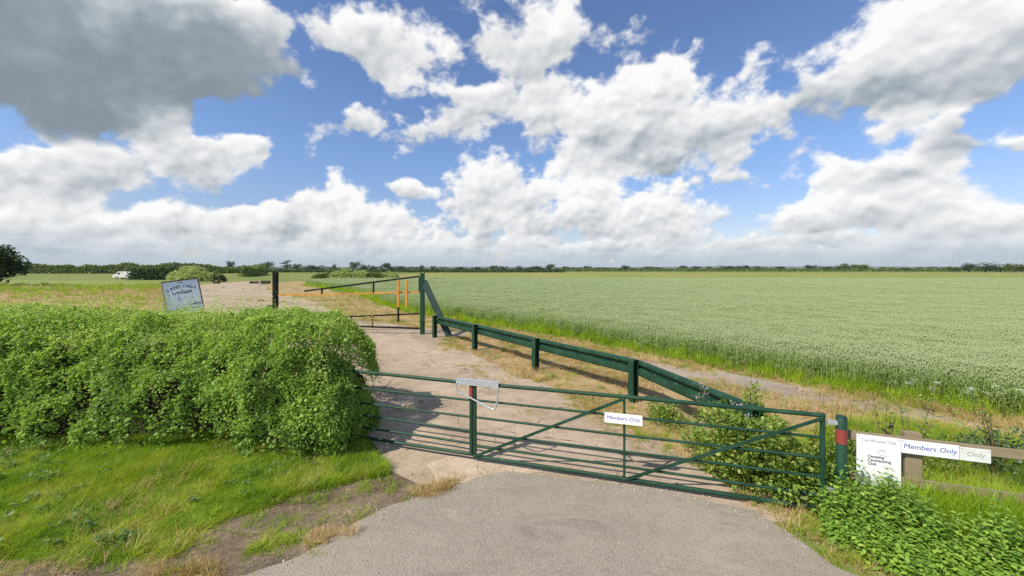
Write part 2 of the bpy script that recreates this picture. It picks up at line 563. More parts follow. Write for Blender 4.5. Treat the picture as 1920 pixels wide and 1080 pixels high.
# ------------------------------------------------------------------ ground, road and tracks
def m_ground():
    k = NT('grassland'); p = k.pos()
    big = k.noise(k.scale3(p, (1, 1.9, 1)), 0.045, 4, 0.55); mid = k.noise(p, 0.55, 5, 0.6); fine = k.noise(p, 9.0, 4, 0.7)
    f = k.math('ADD', k.math('MULTIPLY', big, 0.55), k.math('ADD', k.math('MULTIPLY', mid, 0.3), k.math('MULTIPLY', fine, 0.15)))
    c = k.ramp(f, [(0.36, (0.095, 0.155, 0.030)), (0.47, (0.16, 0.205, 0.050)), (0.56, (0.225, 0.225, 0.075)), (0.70, (0.30, 0.245, 0.115))])
    return k.pbr(c, 0.95, 0, k.bump(fine, 0.5, 0.05), 0.1)
def m_soil():
    k = NT('bare_earth'); p = k.pos()
    a = k.noise(p, 1.6, 6, 0.65); b = k.noise(p, 22, 5, 0.7)
    c = k.ramp(k.math('ADD', k.math('MULTIPLY', a, 0.6), k.math('MULTIPLY', b, 0.4)), [(0.32, (0.075, 0.055, 0.038)), (0.48, (0.165, 0.125, 0.083)), (0.66, (0.31, 0.24, 0.16))])
    return k.pbr(c, 0.95, 0, k.bump(b, 0.7, 0.03), 0.1)
def m_dry(name='dry_turf', warm=1.0):
    k = NT(name); p = k.pos()
    a = k.noise(p, 0.9, 6, 0.62); b = k.noise(p, 14, 5, 0.75)
    c = k.ramp(k.math('ADD', k.math('MULTIPLY', a, 0.62), k.math('MULTIPLY', b, 0.38)),
               [(0.33, (0.115, 0.135, 0.040)), (0.44, (0.26, 0.20, 0.085)), (0.54, (0.40 * warm, 0.285, 0.145)), (0.68, (0.47, 0.37, 0.22))])
    return k.pbr(c, 0.95, 0, k.bump(b, 0.7, 0.03), 0.1)
def m_field(name, c0, c1, c2):
    k = NT(name); p = k.pos()
    a = k.noise(k.scale3(p, (0.35, 1, 1)), 0.10, 5, 0.6); b = k.noise(p, 1.8, 4, 0.7)
    c = k.ramp(k.math('ADD', k.math('MULTIPLY', a, 0.7), k.math('MULTIPLY', b, 0.3)), [(0.36, c0), (0.5, c1), (0.64, c2)])
    return k.pbr(c, 0.95, 0, k.bump(b, 0.4, 0.1), 0.1)
def m_asphalt():
    k = NT('worn_asphalt'); p = k.pos()
    big = k.noise(p, 0.7, 5, 0.6); mid = k.noise(p, 6, 4, 0.6)
    st = k.voro(p, 85, 'F1', 'Color'); stf = k.n('ShaderNodeSeparateColor'); k.t.links.new(st, stf.inputs[0])
    d = k.voro(p, 85, 'F1', 'Distance')
    f = k.math('ADD', k.math('MULTIPLY', big, 0.42), k.math('ADD', k.math('MULTIPLY', mid, 0.2), k.math('MULTIPLY', stf.outputs[0], 0.26)))
    c = k.ramp(f, [(0.20, (0.20, 0.174, 0.135)), (0.43, (0.30, 0.258, 0.198)), (0.66, (0.37, 0.322, 0.25))])
    worn = k.noise(k.scale3(p, (0.6, 1.5, 1)), 1.3, 6, 0.7, 0.8)
    c = k.mix(k.rng(worn, 0.52, 0.68, 0, 0.5), c, (0.17, 0.148, 0.115))
    c = k.mix(k.rng(worn, 0.42, 0.30, 0, 0.45), c, (0.40, 0.35, 0.275))
    spk = k.noise(p, 46, 3, 0.8)
    c = k.mix(k.rng(spk, 0.66, 0.76, 0, 0.4), c, (0.44, 0.41, 0.36))
    c = k.mix(k.rng(spk, 0.34, 0.25, 0, 0.4), c, (0.085, 0.08, 0.07))
    h = k.math('ADD', k.math('MULTIPLY', d, -1.0), k.math('MULTIPLY', mid, 0.6))
    return k.pbr(c, 0.88, 0, k.bump(h, 0.55, 0.012), 0.25)
def m_concrete(name='old_concrete', tone=1.0, grey=0.0):
    k = NT(name); p = k.pos()
    big = k.noise(p, 0.45, 6, 0.62, 0.6); mid = k.noise(p, 3.2, 6, 0.65); fine = k.noise(p, 38, 4, 0.75)
    st = k.n('ShaderNodeSeparateColor'); k.t.links.new(k.voro(p, 60, 'F1', 'Color'), st.inputs[0])
    f = k.math('ADD', k.math('MULTIPLY', big, 0.45), k.math('ADD', k.math('MULTIPLY', mid, 0.25), k.math('ADD', k.math('MULTIPLY', fine, 0.2), k.math('MULTIPLY', st.outputs[0], 0.10))))
    A = [(0.34, (0.17, 0.125, 0.08)), (0.44, (0.32, 0.245, 0.165)), (0.54, (0.43, 0.335, 0.232)), (0.66, (0.52, 0.42, 0.31))]
    A = [(q, tuple(x * tone * (1 - grey) + grey * tone * sum(cc) / 3 * (1.05, 1, 0.95)[i] for i, x in enumerate(cc))) for q, cc in A]
    c = k.ramp(f, A)
    # cracks with weeds and dirt settled in them
    wv = k.n('ShaderNodeVectorMath', operation='ADD'); k.t.links.new(p, wv.inputs[0])
    nz = k.n('ShaderNodeTexNoise'); nz.inputs['Scale'].default_value = 1.7; nz.inputs['Detail'].default_value = 4; k.t.links.new(p, nz.inputs['Vector'])
    sc_ = k.n('ShaderNodeVectorMath', operation='SCALE'); k.t.links.new(nz.outputs['Color'], sc_.inputs[0]); sc_.inputs['Scale'].default_value = 0.9
    k.t.links.new(sc_.outputs[0], wv.inputs[1])
    cr = k.voro(wv.outputs[0], 0.42, 'DISTANCE_TO_EDGE')
    c = k.mix(k.math('MULTIPLY', k.rng(cr, 0.014, 0.002), k.rng(mid, 0.46, 0.62)), c, (0.10, 0.085, 0.055))
    blot = k.noise(k.scale3(p, (1, 0.7, 1)), 1.1, 6, 0.7)
    c = k.mix(k.rng(blot, 0.56, 0.66, 0, 0.55), c, (0.20, 0.155, 0.11))
    return k.pbr(c, 0.92, 0, k.bump(k.math('ADD', fine, k.math('MULTIPLY', k.rng(cr, 0.0, 0.02), 1.0)), 0.5, 0.012), 0.2)

MG, MSOIL, MDRY = m_ground(), m_soil(), m_dry()
MASPH, MCONC = m_asphalt(), m_concrete()
MTRACK = m_concrete('track_concrete', 0.90, 0.30)
MPAD = m_concrete('pale_concrete', 1.30, 0.05)

def patch(name, outline, z, mat, rough=0.08, step=0.35, seed=3, grow=True):
    """flat sheet with an uneven edge"""
    r = np.random.default_rng(seed)
    pts = []
    n = len(outline)
    for i in range(n):
        a, b = np.array(outline[i], float), np.array(outline[(i + 1) % n], float)
        dl = np.linalg.norm(b - a); dist = max(3.0, np.linalg.norm((a + b) / 2))
        m = max(1, int(dl / (step * max(1, dist / 8))))
        for j in range(m): pts.append(a + (b - a) * j / m)
    P = np.array(pts); P3 = np.c_[P, np.zeros(len(P))]
    amp = rough * np.maximum(1, np.linalg.norm(P, axis=1) / 9)[:, None]
    P = P + amp * np.c_[vnoise(P3, 1.3, seed) + 0.6 * vnoise(P3, 4.1, seed + 1), vnoise(P3, 1.3, seed + 2) + 0.6 * vnoise(P3, 4.1, seed + 3)]
    import bmesh
    bm = bmesh.new()
    vs = [bm.verts.new((x, y, z)) for x, y in P]
    es = [bm.edges.new((vs[i], vs[(i + 1) % len(vs)])) for i in range(len(vs))]
    bmesh.ops.triangle_fill(bm, use_beauty=True, use_dissolve=False, edges=es)
    bmesh.ops.recalc_face_normals(bm, faces=bm.faces)
    for f in bm.faces:
        if f.normal.z < 0: f.normal_flip()
    me = bpy.data.meshes.new(name); bm.to_mesh(me); bm.free()
    me.materials.append(mat)
    o = link(bpy.data.objects.new(name, me))
    return tag(o, kind='structure')

b = 11000.0
o = MB().add([(-b, -b, 0), (b, -b, 0), (b, b, 0), (-b, b, 0)], [(0, 1, 2, 3)]).build('ground', MG); tag(o, kind='structure')

CROP = [(-34, 63), (-26, 54), (-19, 45.6), (-12, 33.5), (-6.5, 24.6), (-1.7, 20), (2.9, 15), (5.5, 11.6), (7.86, 8.9), (9.6, 7.2), (13, 3.2), (17, -1)]
CROP_POLY = CROP + [(170, -1), (170, 80), (-38, 80)]
DRIVE = [(-1.75, 5.35), (-1.2, 5.0), (-0.5, 5.05), (0.4, 5.05), (1.5, 4.75), (2.9, 4.35), (3.15, 4.45), (2.75, 5.4), (2.3, 6.2), (1.8, 7.2), (1.5, 8.0), (0.9, 9.2), (0.3, 10.0), (-0.6, 11.6), (-1.5, 13.0), (-2.4, 14.4),
         (-2.6, 15.3), (-1.2, 16.1), (-1.5, 17.3), (-4.0, 18.4), (-7, 20.5), (-10.5, 23.8), (-12.5, 27), (-17, 33), (-30, 47), (-43, 66), (-52, 84), (-58, 86), (-54, 64), (-36, 42), (-25, 29), (-14, 19), (-9, 14.5), (-5, 11), (-3.4, 9), (-2.9, 7.0), (-2.2, 5.9)]
TRACK = [(-1.3, 17.2), (0.6, 15.6), (3.34, 13.1), (4.84, 11.3), (6.15, 10.15), (6.7, 9.4), (7.95, 8.2), (9.2, 6.6), (10.5, 4.6), (9.7, 4.1), (8.5, 5.9), (7.0, 7.1), (5.6, 8.3), (4.4, 9.5), (2.8, 11.3), (0.9, 13.7), (-1.25, 16.0)]
ROAD = [(-40, -12), (40, -12), (40, 1.2), (8, 1.9), (4.6, 2.6), (3.5, 3.25), (3.12, 3.62), (3.0, 4.1), (2.85, 4.5), (2.0, 4.88), (1.0, 5.10), (0.2, 5.30), (-0.1, 5.36), (-0.35, 5.22), (-0.7, 5.0), (-1.1, 4.72), (-1.55, 4.5), (-1.72, 4.3), (-1.9, 4.05), (-2.1, 3.8), (-2.45, 3.55), (-3.2, 3.50), (-4.5, 3.50), (-8, 3.45), (-40, 3.3)]
patch('dry_verge', [(3.2, 4.2), (4.2, 5.0), (8.6, 5.7), (7.2, 7.2), (5.7, 8.5), (4.5, 9.7), (2.8, 11.6), (0.8, 13.8), (-1.2, 16.2), (-2.8, 15.4), (-2.6, 14.2), (-1.5, 12.8), (0.2, 9.8), (1.4, 7.8), (2.2, 6.0)], 0.004, MDRY, 0.18, seed=11)
patch('dry_verge', [(-1.2, 17.4), (1.0, 16.0), (3.6, 13.6), (5.2, 11.9), (7.0, 9.8), (8.6, 8.2), (9.9, 6.6), (9.2, 6.3), (7.9, 8.0), (6.1, 10.0), (4.7, 11.2), (3.2, 12.9), (0.4, 15.3)], 0.003, m_dry('verge_turf', 0.9), 0.25, seed=13)
patch('dry_verge', [(-2.2, 17.2), (-6, 19.5), (-10.5, 23), (-15, 30), (-29, 45), (-41, 65), (-50, 84), (-46, 86), (-34, 66), (-22, 48), (-14, 35), (-8, 26), (-2.2, 20)], 0.004, MDRY, 0.30, seed=17)
patch('dry_verge', [(-70, 30), (-36, 30), (-18, 19), (-30, 33), (-46, 48), (-75, 47)], 0.004, m_dry('hay_stubble', 1.0), 0.5, seed=19)
patch('bare_bank', [(-3.3, 3.2), (-2.1, 3.2), (-1.6, 3.9), (-1.25, 4.35), (-0.8, 4.6), (-0.2, 4.95), (-0.4, 5.3), (-1.0, 5.6), (-1.9, 5.6), (-2.4, 5.25), (-3.0, 4.8), (-3.5, 4.3), (-4.6, 3.8), (-8, 3.68), (-8, 3.2)], 0.006, MSOIL, 0.12, seed=23)
patch('driveway', DRIVE, 0.010, MCONC, 0.15, seed=29)
patch('concrete_apron', [(-1.25, 5.55), (-1.0, 5.05), (-0.55, 4.92), (0.1, 5.25), (0.45, 5.4), (0.25, 5.62), (-0.5, 5.8), (-0.95, 5.8)], 0.014, MPAD, 0.03, 0.15, seed=31)
patch('side_track', TRACK, 0.008, MTRACK, 0.08, seed=37)
patch('road', ROAD, 0.018, MASPH, 0.06, 0.12, seed=41)
patch('far_field', [(-45, 84), (175, 84), (420, 250), (-60, 250)], 0.004, m_field('rough_meadow', (0.15, 0.19, 0.04), (0.24, 0.255, 0.065), (0.33, 0.26, 0.10)), 0.8, 2, seed=43)
patch('hay_meadow', [(-140, 62), (-62, 62), (-60, 92), (-150, 96)], 0.004, m_field('mown_meadow', (0.15, 0.21, 0.045), (0.21, 0.255, 0.07), (0.27, 0.28, 0.10)), 0.5, 2, seed=47)

def hills():
    r = np.random.default_rng(5); n = 240
    xs = np.linspace(-9000, 9000, n)
    rows = [(4300, 0.0), (5200, 0.75), (6200, 1.0), (7800, 0.8)]
    V_ = []
    hx = 26 + 16 * vnoise(np.c_[xs, 0 * xs, 0 * xs], 1 / 1900, 3) + 9 * vnoise(np.c_[xs, 0 * xs, 0 * xs], 1 / 600, 4) + 3 * vnoise(np.c_[xs, 0 * xs, 0 * xs], 1 / 140, 6)
    hx = np.clip(hx, 4, 40)
    for y, k in rows: V_.append(np.c_[xs, np.full(n, y), hx * k])
    V_ = np.concatenate(V_); F = []
    for j in range(len(rows) - 1):
        for i in range(n - 1): F.append((j * n + i, j * n + i + 1, (j + 1) * n + i + 1, (j + 1) * n + i))
    o = np_mesh('hills', V_, np.array(F), m_field('wooded_hills', (0.035, 0.055, 0.02), (0.06, 0.085, 0.03), (0.12, 0.14, 0.05)), smooth=True)
    tag(o, kind='structure')
hills()

# ------------------------------------------------------------------ gates, barrier, guard rail, fence and signs
def m_paint(name, col, rough=0.38, wear=(0.13, 0.085, 0.05)):
    k = NT(name); p = k.obj()
    a = k.noise(p, 3.0, 5, 0.6); b_ = k.noise(p, 60, 4, 0.7)
    c = k.mix(k.rng(a, 0.35, 0.7), tuple(x * 0.82 for x in col), tuple(x * 1.2 for x in col))
    c = k.mix(k.rng(k.noise(p, 7, 4, 0.6), 0.5, 0.75, 0, 0.35), c, tuple(min(1, x * 1.9 + 0.02) for x in col))
    c = k.mix(k.math('MULTIPLY', k.rng(b_, 0.58, 0.70, 0, 0.8), k.rng(a, 0.42, 0.6)), c, wear)
    return k.pbr(c, k.rng(a, 0.3, 0.7, rough, rough + 0.25), 0.0, k.bump(b_, 0.12, 0.003), 0.28)
MGREEN = m_paint('green_paint', (0.013, 0.052, 0.028))
MDARK = m_paint('dark_green_paint', (0.014, 0.040, 0.030), 0.5)
MBLACK = plain('black_paint', (0.010, 0.013, 0.012), 0.75, 0, 0.3, 8, 0.15)
MORANGE = m_paint('orange_paint', (0.60, 0.26, 0.045), 0.5, (0.45, 0.25, 0.10))
MRED = m_paint('red_reflective', (0.26, 0.05, 0.04), 0.45, (0.5, 0.2, 0.15))
def m_zinc():
    k = NT('galvanised_steel'); p = k.obj()
    s_ = k.voro(p, 55, 'F1', 'Color'); sx = k.n('ShaderNodeSeparateColor'); k.t.links.new(s_, sx.inputs[0])
    c = k.mix(sx.outputs[0], (0.50, 0.53, 0.55), (0.68, 0.70, 0.72))
    return k.pbr(c, 0.42, 0.65, k.bump(k.noise(p, 40, 3), 0.1, 0.003))
MZINC = m_zinc()
def m_wood(name, c0, c1):
    k = NT(name); p = k.obj()
    g = k.noise(k.scale3(p, (2.0, 26, 26)), 1.6, 6, 0.65, 0.4); a = k.noise(p, 3, 4)
    c = k.mix(k.math('ADD', k.math('MULTIPLY', g, 0.7), k.math('MULTIPLY', a, 0.3)), c0, c1)
    return k.pbr(c, 0.85, 0, k.bump(g, 0.4, 0.006), 0.2)
MWOOD = m_wood('weathered_timber', (0.11, 0.085, 0.052), (0.40, 0.315, 0.20))
MTIMB = m_wood('dark_sign_timber', (0.05, 0.035, 0.025), (0.13, 0.09, 0.06))
MPINE = m_wood('pale_timber', (0.34, 0.22, 0.13), (0.52, 0.36, 0.23))
MWHITE = plain('white_board', (0.80, 0.80, 0.80), 0.4, 0, 0.05, 5)
MCREAM = plain('old_white_board', (0.68, 0.70, 0.66), 0.45, 0, 0.08, 8)
MBOARD = plain('pale_blue_board', (0.74, 0.80, 0.88), 0.5, 0, 0.06, 4)
MBLUE = plain('blue_print', (0.045, 0.085, 0.34), 0.5, 0, 0.05, 30)
MNAVY = plain('navy_print', (0.02, 0.035, 0.10), 0.5, 0, 0.05, 30)
MGREY = plain('grey_print', (0.34, 0.36, 0.38), 0.5, 0, 0.05, 30)
MINK = plain('dark_print', (0.09, 0.10, 0.12), 0.5, 0, 0.05, 30)
MBOLT = plain('bright_bolt', (0.6, 0.62, 0.6), 0.35, 0.7, 0.1, 30)

def text_part(name, body, mat, parent, size, loc, rot, shear=0.0, bold=0.0, align='CENTER', spacing=1.0, squash=1.0):
    cu = bpy.data.curves.new(name, 'FONT')
    cu.body = body; cu.size = size; cu.shear = shear; cu.offset = bold
    cu.align_x = align; cu.align_y = 'CENTER'; cu.space_character = spacing; cu.extrude = 0.0006; cu.resolution_u = 3
    t = bpy.data.objects.new(name, cu); C.objects.link(t)
    bpy.context.view_layer.update()
    me = bpy.data.meshes.new_from_object(t.evaluated_get(bpy.context.evaluated_depsgraph_get()))
    bpy.data.objects.remove(t); bpy.data.curves.remove(cu)
    me.materials.clear(); me.materials.append(mat)
    o = link(bpy.data.objects.new(name, me), parent)
    o.location = loc; o.rotation_euler = rot; o.scale = (squash, 1, 1)
    return o

GA, GB = Vector((-0.565, 5.65, 0)), Vector((3.60, 4.42, 0))
RAILZ = [1.155, 0.905, 0.662, 0.438, 0.236, 0.085]
def field_gate(name, a, b_, label, stiles, braces, rows=RAILZ, red=False):
    """a is the free end, b the hinge end"""
    root = empty(name, (a.x, a.y, 0.018), math.atan2(b_.y - a.y, b_.x - a.x))
    Lg = (b_ - a).length
    for i, z in enumerate(rows):
        r = 0.027 if i == 0 else (0.025 if i == len(rows) - 1 else 0.0165)
        sag = [(Lg * t, 0.004 * math.sin(7 * t + i), z - 0.018 + 0.006 * math.sin(3.1 * t + i * 1.7)) for t in (0, .25, .5, .75, 1)]
        MB().tube(sag, r, 12).build('rail', MGREEN, root, smooth=True)
    top, bot = rows[0] - 0.018, rows[-1] - 0.018
    for s_ in stiles:
        w = 0.045 if s_ in (0.0, 1.0) else 0.03
        x = Lg * s_ + (0.022 if s_ == 0 else (-0.022 if s_ == 1 else 0))
        MB().box((x, 0, (top + bot) / 2), (w, w, top - bot + 0.02), 0, 0.006).build('stile', MGREEN, root)
    for s0, s1 in braces:
        MB().sweep([(-0.006, -0.019), (0.006, -0.019), (0.006, 0.019), (-0.006, 0.019)], (Lg * s0 + 0.03, -0.03, bot + 0.015), (Lg * s1 - 0.02, -0.03, top - 0.02)).build('brace', MGREEN, root)
    if red: MB().box((0.022, -0.0, 1.01), (0.049, 0.049, 0.17)).build('reflector', MRED, root)
    tag(root, label, 'gate', 'green tubular gates across the driveway')
    return root
field_gate('field_gate', GA, GB, 'long green tubular steel gate with diagonal braces and Members Only sign', (0.0, 0.49, 1.0), ((0.0, 0.49), (0.49, 1.0)))
dirL = Vector((-2.24 + 0.565, 6.19 - 5.65, 0)).normalized()
A2 = GA + dirL * 0.015
B2 = A2 + dirL * 2.75
field_gate('field_gate', A2, B2, 'shorter green tubular gate running into the leafy hedge, red reflector on its end', (0.0, 1.0), (), [1.155, 0.898, 0.66, 0.455, 0.262, 0.105], True)

# galvanised loop latch hung over both gate ends
def latch():
    c = GA + (GB - GA).normalized() * 0.07
    root = empty('loop_latch', (c.x, c.y, 0.0), math.atan2(GB.y - GA.y, GB.x - GA.x))
    MB().box((0, -0.046, 1.168), (0.66, 0.012, 0.062), 0, 0.004).build('plate', MZINC, root)
    MB().box((0, -0.012, 1.206), (0.66, 0.080, 0.010), 0, 0.003).build('top_flange', MZINC, root)
    MB().tube([(-0.315, -0.06, 1.165), (-0.315, -0.06, 1.10), (-0.30, -0.06, 1.055), (-0.27, -0.06, 1.03), (0.22, -0.06, 0.835), (0.265, -0.06, 0.83), (0.295, -0.06, 0.865), (0.315, -0.06, 0.95), (0.325, -0.06, 1.165)], 0.0125, 10).build('handle', MZINC, root, smooth=True)
    tag(root, 'galvanised steel loop latch hung over the meeting gate ends', 'latch')
latch()

def members_sign(name, loc, rz, w, h, words, board, ink, label, size, cx=0.0):
    root = empty(name, loc, rz)
    MB().box((0, 0, 0), (w, 0.008, h), 0).build('board', board, root, bevel=0.002)
    if ' ' in words:
        gap = cx + 0.82 * size
        text_part('word', words.split()[0], ink, root, size, (gap - 0.12 * size, -0.0048, 0.004), (R(90), 0, 0), 0.16, 0.0, 'RIGHT')
        text_part('word', words.split()[1], ink, root, size, (gap + 0.18 * size, -0.0048, 0.004), (R(90), 0, 0), 0.16, 0.0, 'LEFT')
    else:
        text_part('word', words, ink, root, size, (cx, -0.0048, 0.004), (R(90), 0, 0), 0.16, 0.0)
    for sx in (-1, 1):
        MB().tube([(sx * (w / 2 - 0.015), -0.004, h / 2 - 0.015), (sx * (w / 2 - 0.015), -0.007, h / 2 - 0.015)], 0.005, 8).build('screw', MBOLT, root)
    tag(root, label, 'sign', 'Members Only signs')
    return root
gr = math.atan2(GB.y - GA.y, GB.x - GA.x)
gd = (GB - GA).normalized(); gn = Vector((gd.y, -gd.x, 0))
c = GA + gd * (GA - GB).length * 0.487 + gn * 0.048
members_sign('members_only_sign', (c.x, c.y, 0.885), gr + R(0.0), 0.475, 0.135, 'Members Only', MWHITE, MBLUE, 'white Members Only sign fixed to the middle of the long green gate', 0.069)

# round hinge post with a red band
root = empty('gate_post', (3.775, 4.40, 0))
MB().tube([(0, 0, -0.3), (0, 0, 1.13), (0, 0, 1.145)], [0.053, 0.053, 0.044], 24).build('post', MGREEN, root, smooth=True)
MB().tube([(0, 0, 1.146), (0, 0, 1.156), (0, 0, 1.160)], [0.052, 0.050, 0.036], 24).build('cap', MDARK, root, smooth=True)
MB().tube([(0, 0, 0.85), (0, 0, 1.01)], 0.0550, 24).build('reflective_band', MRED, root, smooth=True)
for z in (1.08, 0.30):
    MB().box((-0.095, 0.012, z), (0.10, 0.03, 0.045), R(-16), 0.004).build('hinge', MZINC, root)
tag(root, 'round dark green gate post with red reflective band beside the white notice', 'post')
hp = B2 + dirL * 0.12
root = empty('gate_post', (hp.x, hp.y, 0))
MB().tube([(0, 0, -0.3), (0, 0, 1.2), (0, 0, 1.215)], [0.072, 0.072, 0.055], 20).build('post', MGREEN, root, smooth=True)
tag(root, 'round green gate post buried in the end of the hedge', 'post')

# ---- timber rail fence
F0, F1 = Vector((3.88, 4.457, 0)), Vector((5.21, 3.99, 0))
fd = (F1 - F0).normalized(); frz = math.atan2(fd.y, fd.x); fn = Vector((fd.y, -fd.x, 0))
root = empty('rail_fence', (F0.x, F0.y, 0), frz)
for k, px in enumerate((0.63, 2.5, 4.4)):
    MB().box((px, 0.085, 0.44), (0.15, 0.10, 1.12 + 0.03 * k), 0, 0.008).build('post', MWOOD, root)
for z, hgt in ((0.918, 0.090), (0.465, 0.088)):
    MB().box((2.3, 0.0145, z), (4.55, 0.04, hgt), 0, 0.005).build('rail', MWOOD, root)
tag(root, 'weathered timber post and rail fence right of the green gate post', 'fence')
def on_fence(s_, z, out=0.012):
    p = F0 + fd * s_ + fn * out
    return (p.x, p.y, z)
root = empty('site_notice', on_fence(0.29, 0.665), frz)
MB().box((0, 0, 0), (0.40, 0.010, 0.565), 0).build('board', MWHITE, root, bevel=0.002)
text_part('heading', 'Certificated Site', MGREY, root, 0.048, (0, -0.0055, 0.225), (R(90), 0, 0), 0, 0.0005)
text_part('club_name', 'Camping\nCaravanning\nClub', MINK, root, 0.042, (-0.10, -0.0055, 0.005), (R(90), 0, 0), 0, 0.0012, 'LEFT')
lg = MB().tube([(-0.02, -0.0055, 0.085), (0.0, -0.0055, 0.115), (0.035, -0.0055, 0.125), (0.06, -0.0055, 0.10)], 0.003, 6)
lg.tube([(0.0, -0.0055, 0.135), (0.07, -0.0055, 0.128)], 0.0025, 6); lg.tube([(0.01, -0.0055, 0.075), (0.08, -0.0055, 0.068)], 0.0025, 6)
lg.build('emblem', MGREY, root)
st = MB().tube([(-0.15, -0.0055, -0.13), (-0.13, -0.0055, -0.175), (-0.10, -0.0055, -0.20)], 0.004, 6); st.tube([(-0.09, -0.0055, -0.145), (-0.085, -0.0055, -0.185)], 0.003, 6)
st.build('scratch_marks', MINK, root)
for sx in (-1, 1):
    for sz in (-1, 1):
        MB().tube([(sx * 0.182, -0.004, sz * 0.265), (sx * 0.182, -0.009, sz * 0.265)], 0.006, 8).build('screw', MBOLT, root)
tag(root, 'white upright notice headed Certificated Site on the timber fence', 'sign')
members_sign('members_only_sign', on_fence(0.737, 0.870), frz, 0.485, 0.150, 'Members Only', MWHITE, MBLUE, 'white Members Only sign on the timber fence beside the upright notice', 0.074)
members_sign('members_only_sign', on_fence(1.107, 0.866), frz, 0.245, 0.142, 'Only', MCREAM, MGREY, 'small off-white sign reading only Only, rightmost on the timber fence', 0.074, 0.0)

# ---- corrugated guard rail on I-section posts
GP = [Vector((-3.18, 15.78, 0)), Vector((-1.295, 13.32, 0)), Vector((0.653, 10.69, 0)), Vector((2.58, 8.175, 0)), Vector((3.40, 5.45, 0))]
root = empty('guard_rail', (GP[2].x, GP[2].y, 0))
def W_profile():
    out = [(0.0, 0.160), (0.035, 0.158), (0.078, 0.140), (0.085, 0.115), (0.080, 0.085), (0.0, 0.062), (0.0, 0.012), (0.080, -0.012), (0.085, -0.045), (0.083, -0.115), (0.070, -0.140), (0.0, -0.160)]
    # (side, up); wall 4 mm
    inn = [(x - 0.006, y * 0.985) for x, y in reversed(out)]
    return out + inn
off0 = Vector((GP[2].x, GP[2].y, 0))
TOPZ = [0.90, 0.90, 0.90, 0.905, 0.89]
for i, p in enumerate(GP):
    d = (GP[min(i + 1, 4)] - GP[max(i - 1, 0)]).normalized(); nrm = Vector((d.y, -d.x, 0))
    if nrm.y > 0: nrm = -nrm                      # towards the drive
    rz = math.atan2(d.y, d.x); q = p - off0; h = TOPZ[i]
    m = MB()
    for sgn in (-1, 1):
        m.box((q.x + nrm.x * sgn * 0.07, q.y + nrm.y * sgn * 0.07, h / 2 - 0.1), (0.15, 0.010, h + 0.2), rz)
    m.box((q.x, q.y, h / 2 - 0.1), (0.010, 0.13, h + 0.2), rz)
    m.box((q.x, q.y, h + 0.003), (0.16, 0.155, 0.008), rz)
    m.build('post', MGREEN, root)
    for dz in (0.06, -0.03):
        c_ = q + nrm * 0.078
for i in range(4):
    a, b_ = GP[i] - off0, GP[i + 1] - off0
    d = (b_ - a).normalized(); nrm = Vector((d.y, -d.x, 0))
    if nrm.y > 0: nrm = -nrm
    back = -nrm * 0.080
    a2 = a + back + Vector((0, 0, TOPZ[i] - 0.19)) - d * 0.05; b2 = b_ + back + Vector((0, 0, TOPZ[i + 1] - 0.19)) + d * 0.05
    if i % 2: a2 -= nrm * 0.008; b2 -= nrm * 0.008
    sd = d.cross(Vector((0, 0, 1)))
    flip = 1 if sd.dot(nrm) > 0 else -1
    prof = [(x * flip - 0.08 * flip, y * 1.06) for x, y in W_profile()]
    if flip < 0: prof = prof[::-1]
    beam = MB().sweep(prof, a2, b2).build('beam', MGREEN, root)
    for k in range(1, 5):
        t = k / 5; c_ = a2 + (b2 - a2) * t - nrm * 0.062
        MB().tube([c_ + Vector((0, 0, 0.0)), c_ + nrm * 0.018], 0.013, 8).build('bolt', MBOLT, beam)
tag(root, 'dark green corrugated steel guard rail on square posts beside the driveway', 'guard rail')

# ---- swinging height barrier
PR, PL = Vector((-3.86, 16.55, 0)), Vector((-10.45, 17.0, 0))
root = empty('height_barrier', (PR.x, PR.y, 0))
def bz(t, z):                                     # along the leaf, 0 at the hinge post
    return Vector(((PL.x - PR.x) * t, (PL.y - PR.y) * t, z))
m = MB()
m.box((0, 0, 1.2), (0.17, 0.20, 2.84), 0, 0.012); m.box((0, 0, 2.628), (0.20, 0.23, 0.016))
m.build('hinge_post', MGREEN, root)
MB().box((-0.13, 0.0, 2.16), (0.05, 0.10, 0.62), 0, 0.006).build('hinge_plate', MDARK, root)
MB().sweep([(-0.13, -0.05), (0.13, -0.05), (0.13, 0.05), (-0.13, 0.05)], (0.07, -0.02, 2.28), (1.32, -0.72, -0.06), (0, 1, 0)).build('raking_strut', MDARK, root)
sq = lambda w, h: [(-w, -h), (w, -h), (w, h), (-w, h)]
MB().sweep(sq(0.028, 0.034), bz(0.022, 1.82), bz(0.985, 1.655)).build('boom', MORANGE, root)
for t in (0.47, 0.49, 0.52, 0.535):
    MB().box(bz(t, 1.745 - 0.0) + Vector((0, -0.034, 0.02)), (0.03, 0.004, 0.05), R(20)).build('stripe', MBLACK, root)
MB().sweep(sq(0.028, 0.036), bz(0.022, 2.50), bz(0.80, 1.845)).build('top_brace', MBLACK, root)
for t in (0.328, 0.68):
    za = 2.50 - (t - 0.022) * (2.50 - 1.845) / 0.778; zb = 1.82 - (t - 0.022) * 0.165 / 0.963
    MB().sweep(sq(0.028, 0.03), bz(t, zb), bz(t, za)).build('strut', MBLACK, root)
MB().sweep(sq(0.025, 0.032), bz(0.022, 0.89), bz(0.93, 0.60)).build('lower_rail', MBLACK, root)
MB().sweep(sq(0.025, 0.035), bz(0.022, 0.26), bz(0.93, 0.38)).build('bottom_rail', MBLACK, root)
zA = lambda t: 0.89 - (t - 0.022) * 0.29 / 0.908
zB = lambda t: 0.26 + (t - 0.022) * 0.12 / 0.908
t = 0.335
MB().sweep(sq(0.025, 0.028), bz(t, zB(t)), bz(t, zA(t))).build('strut', MBLACK, root)
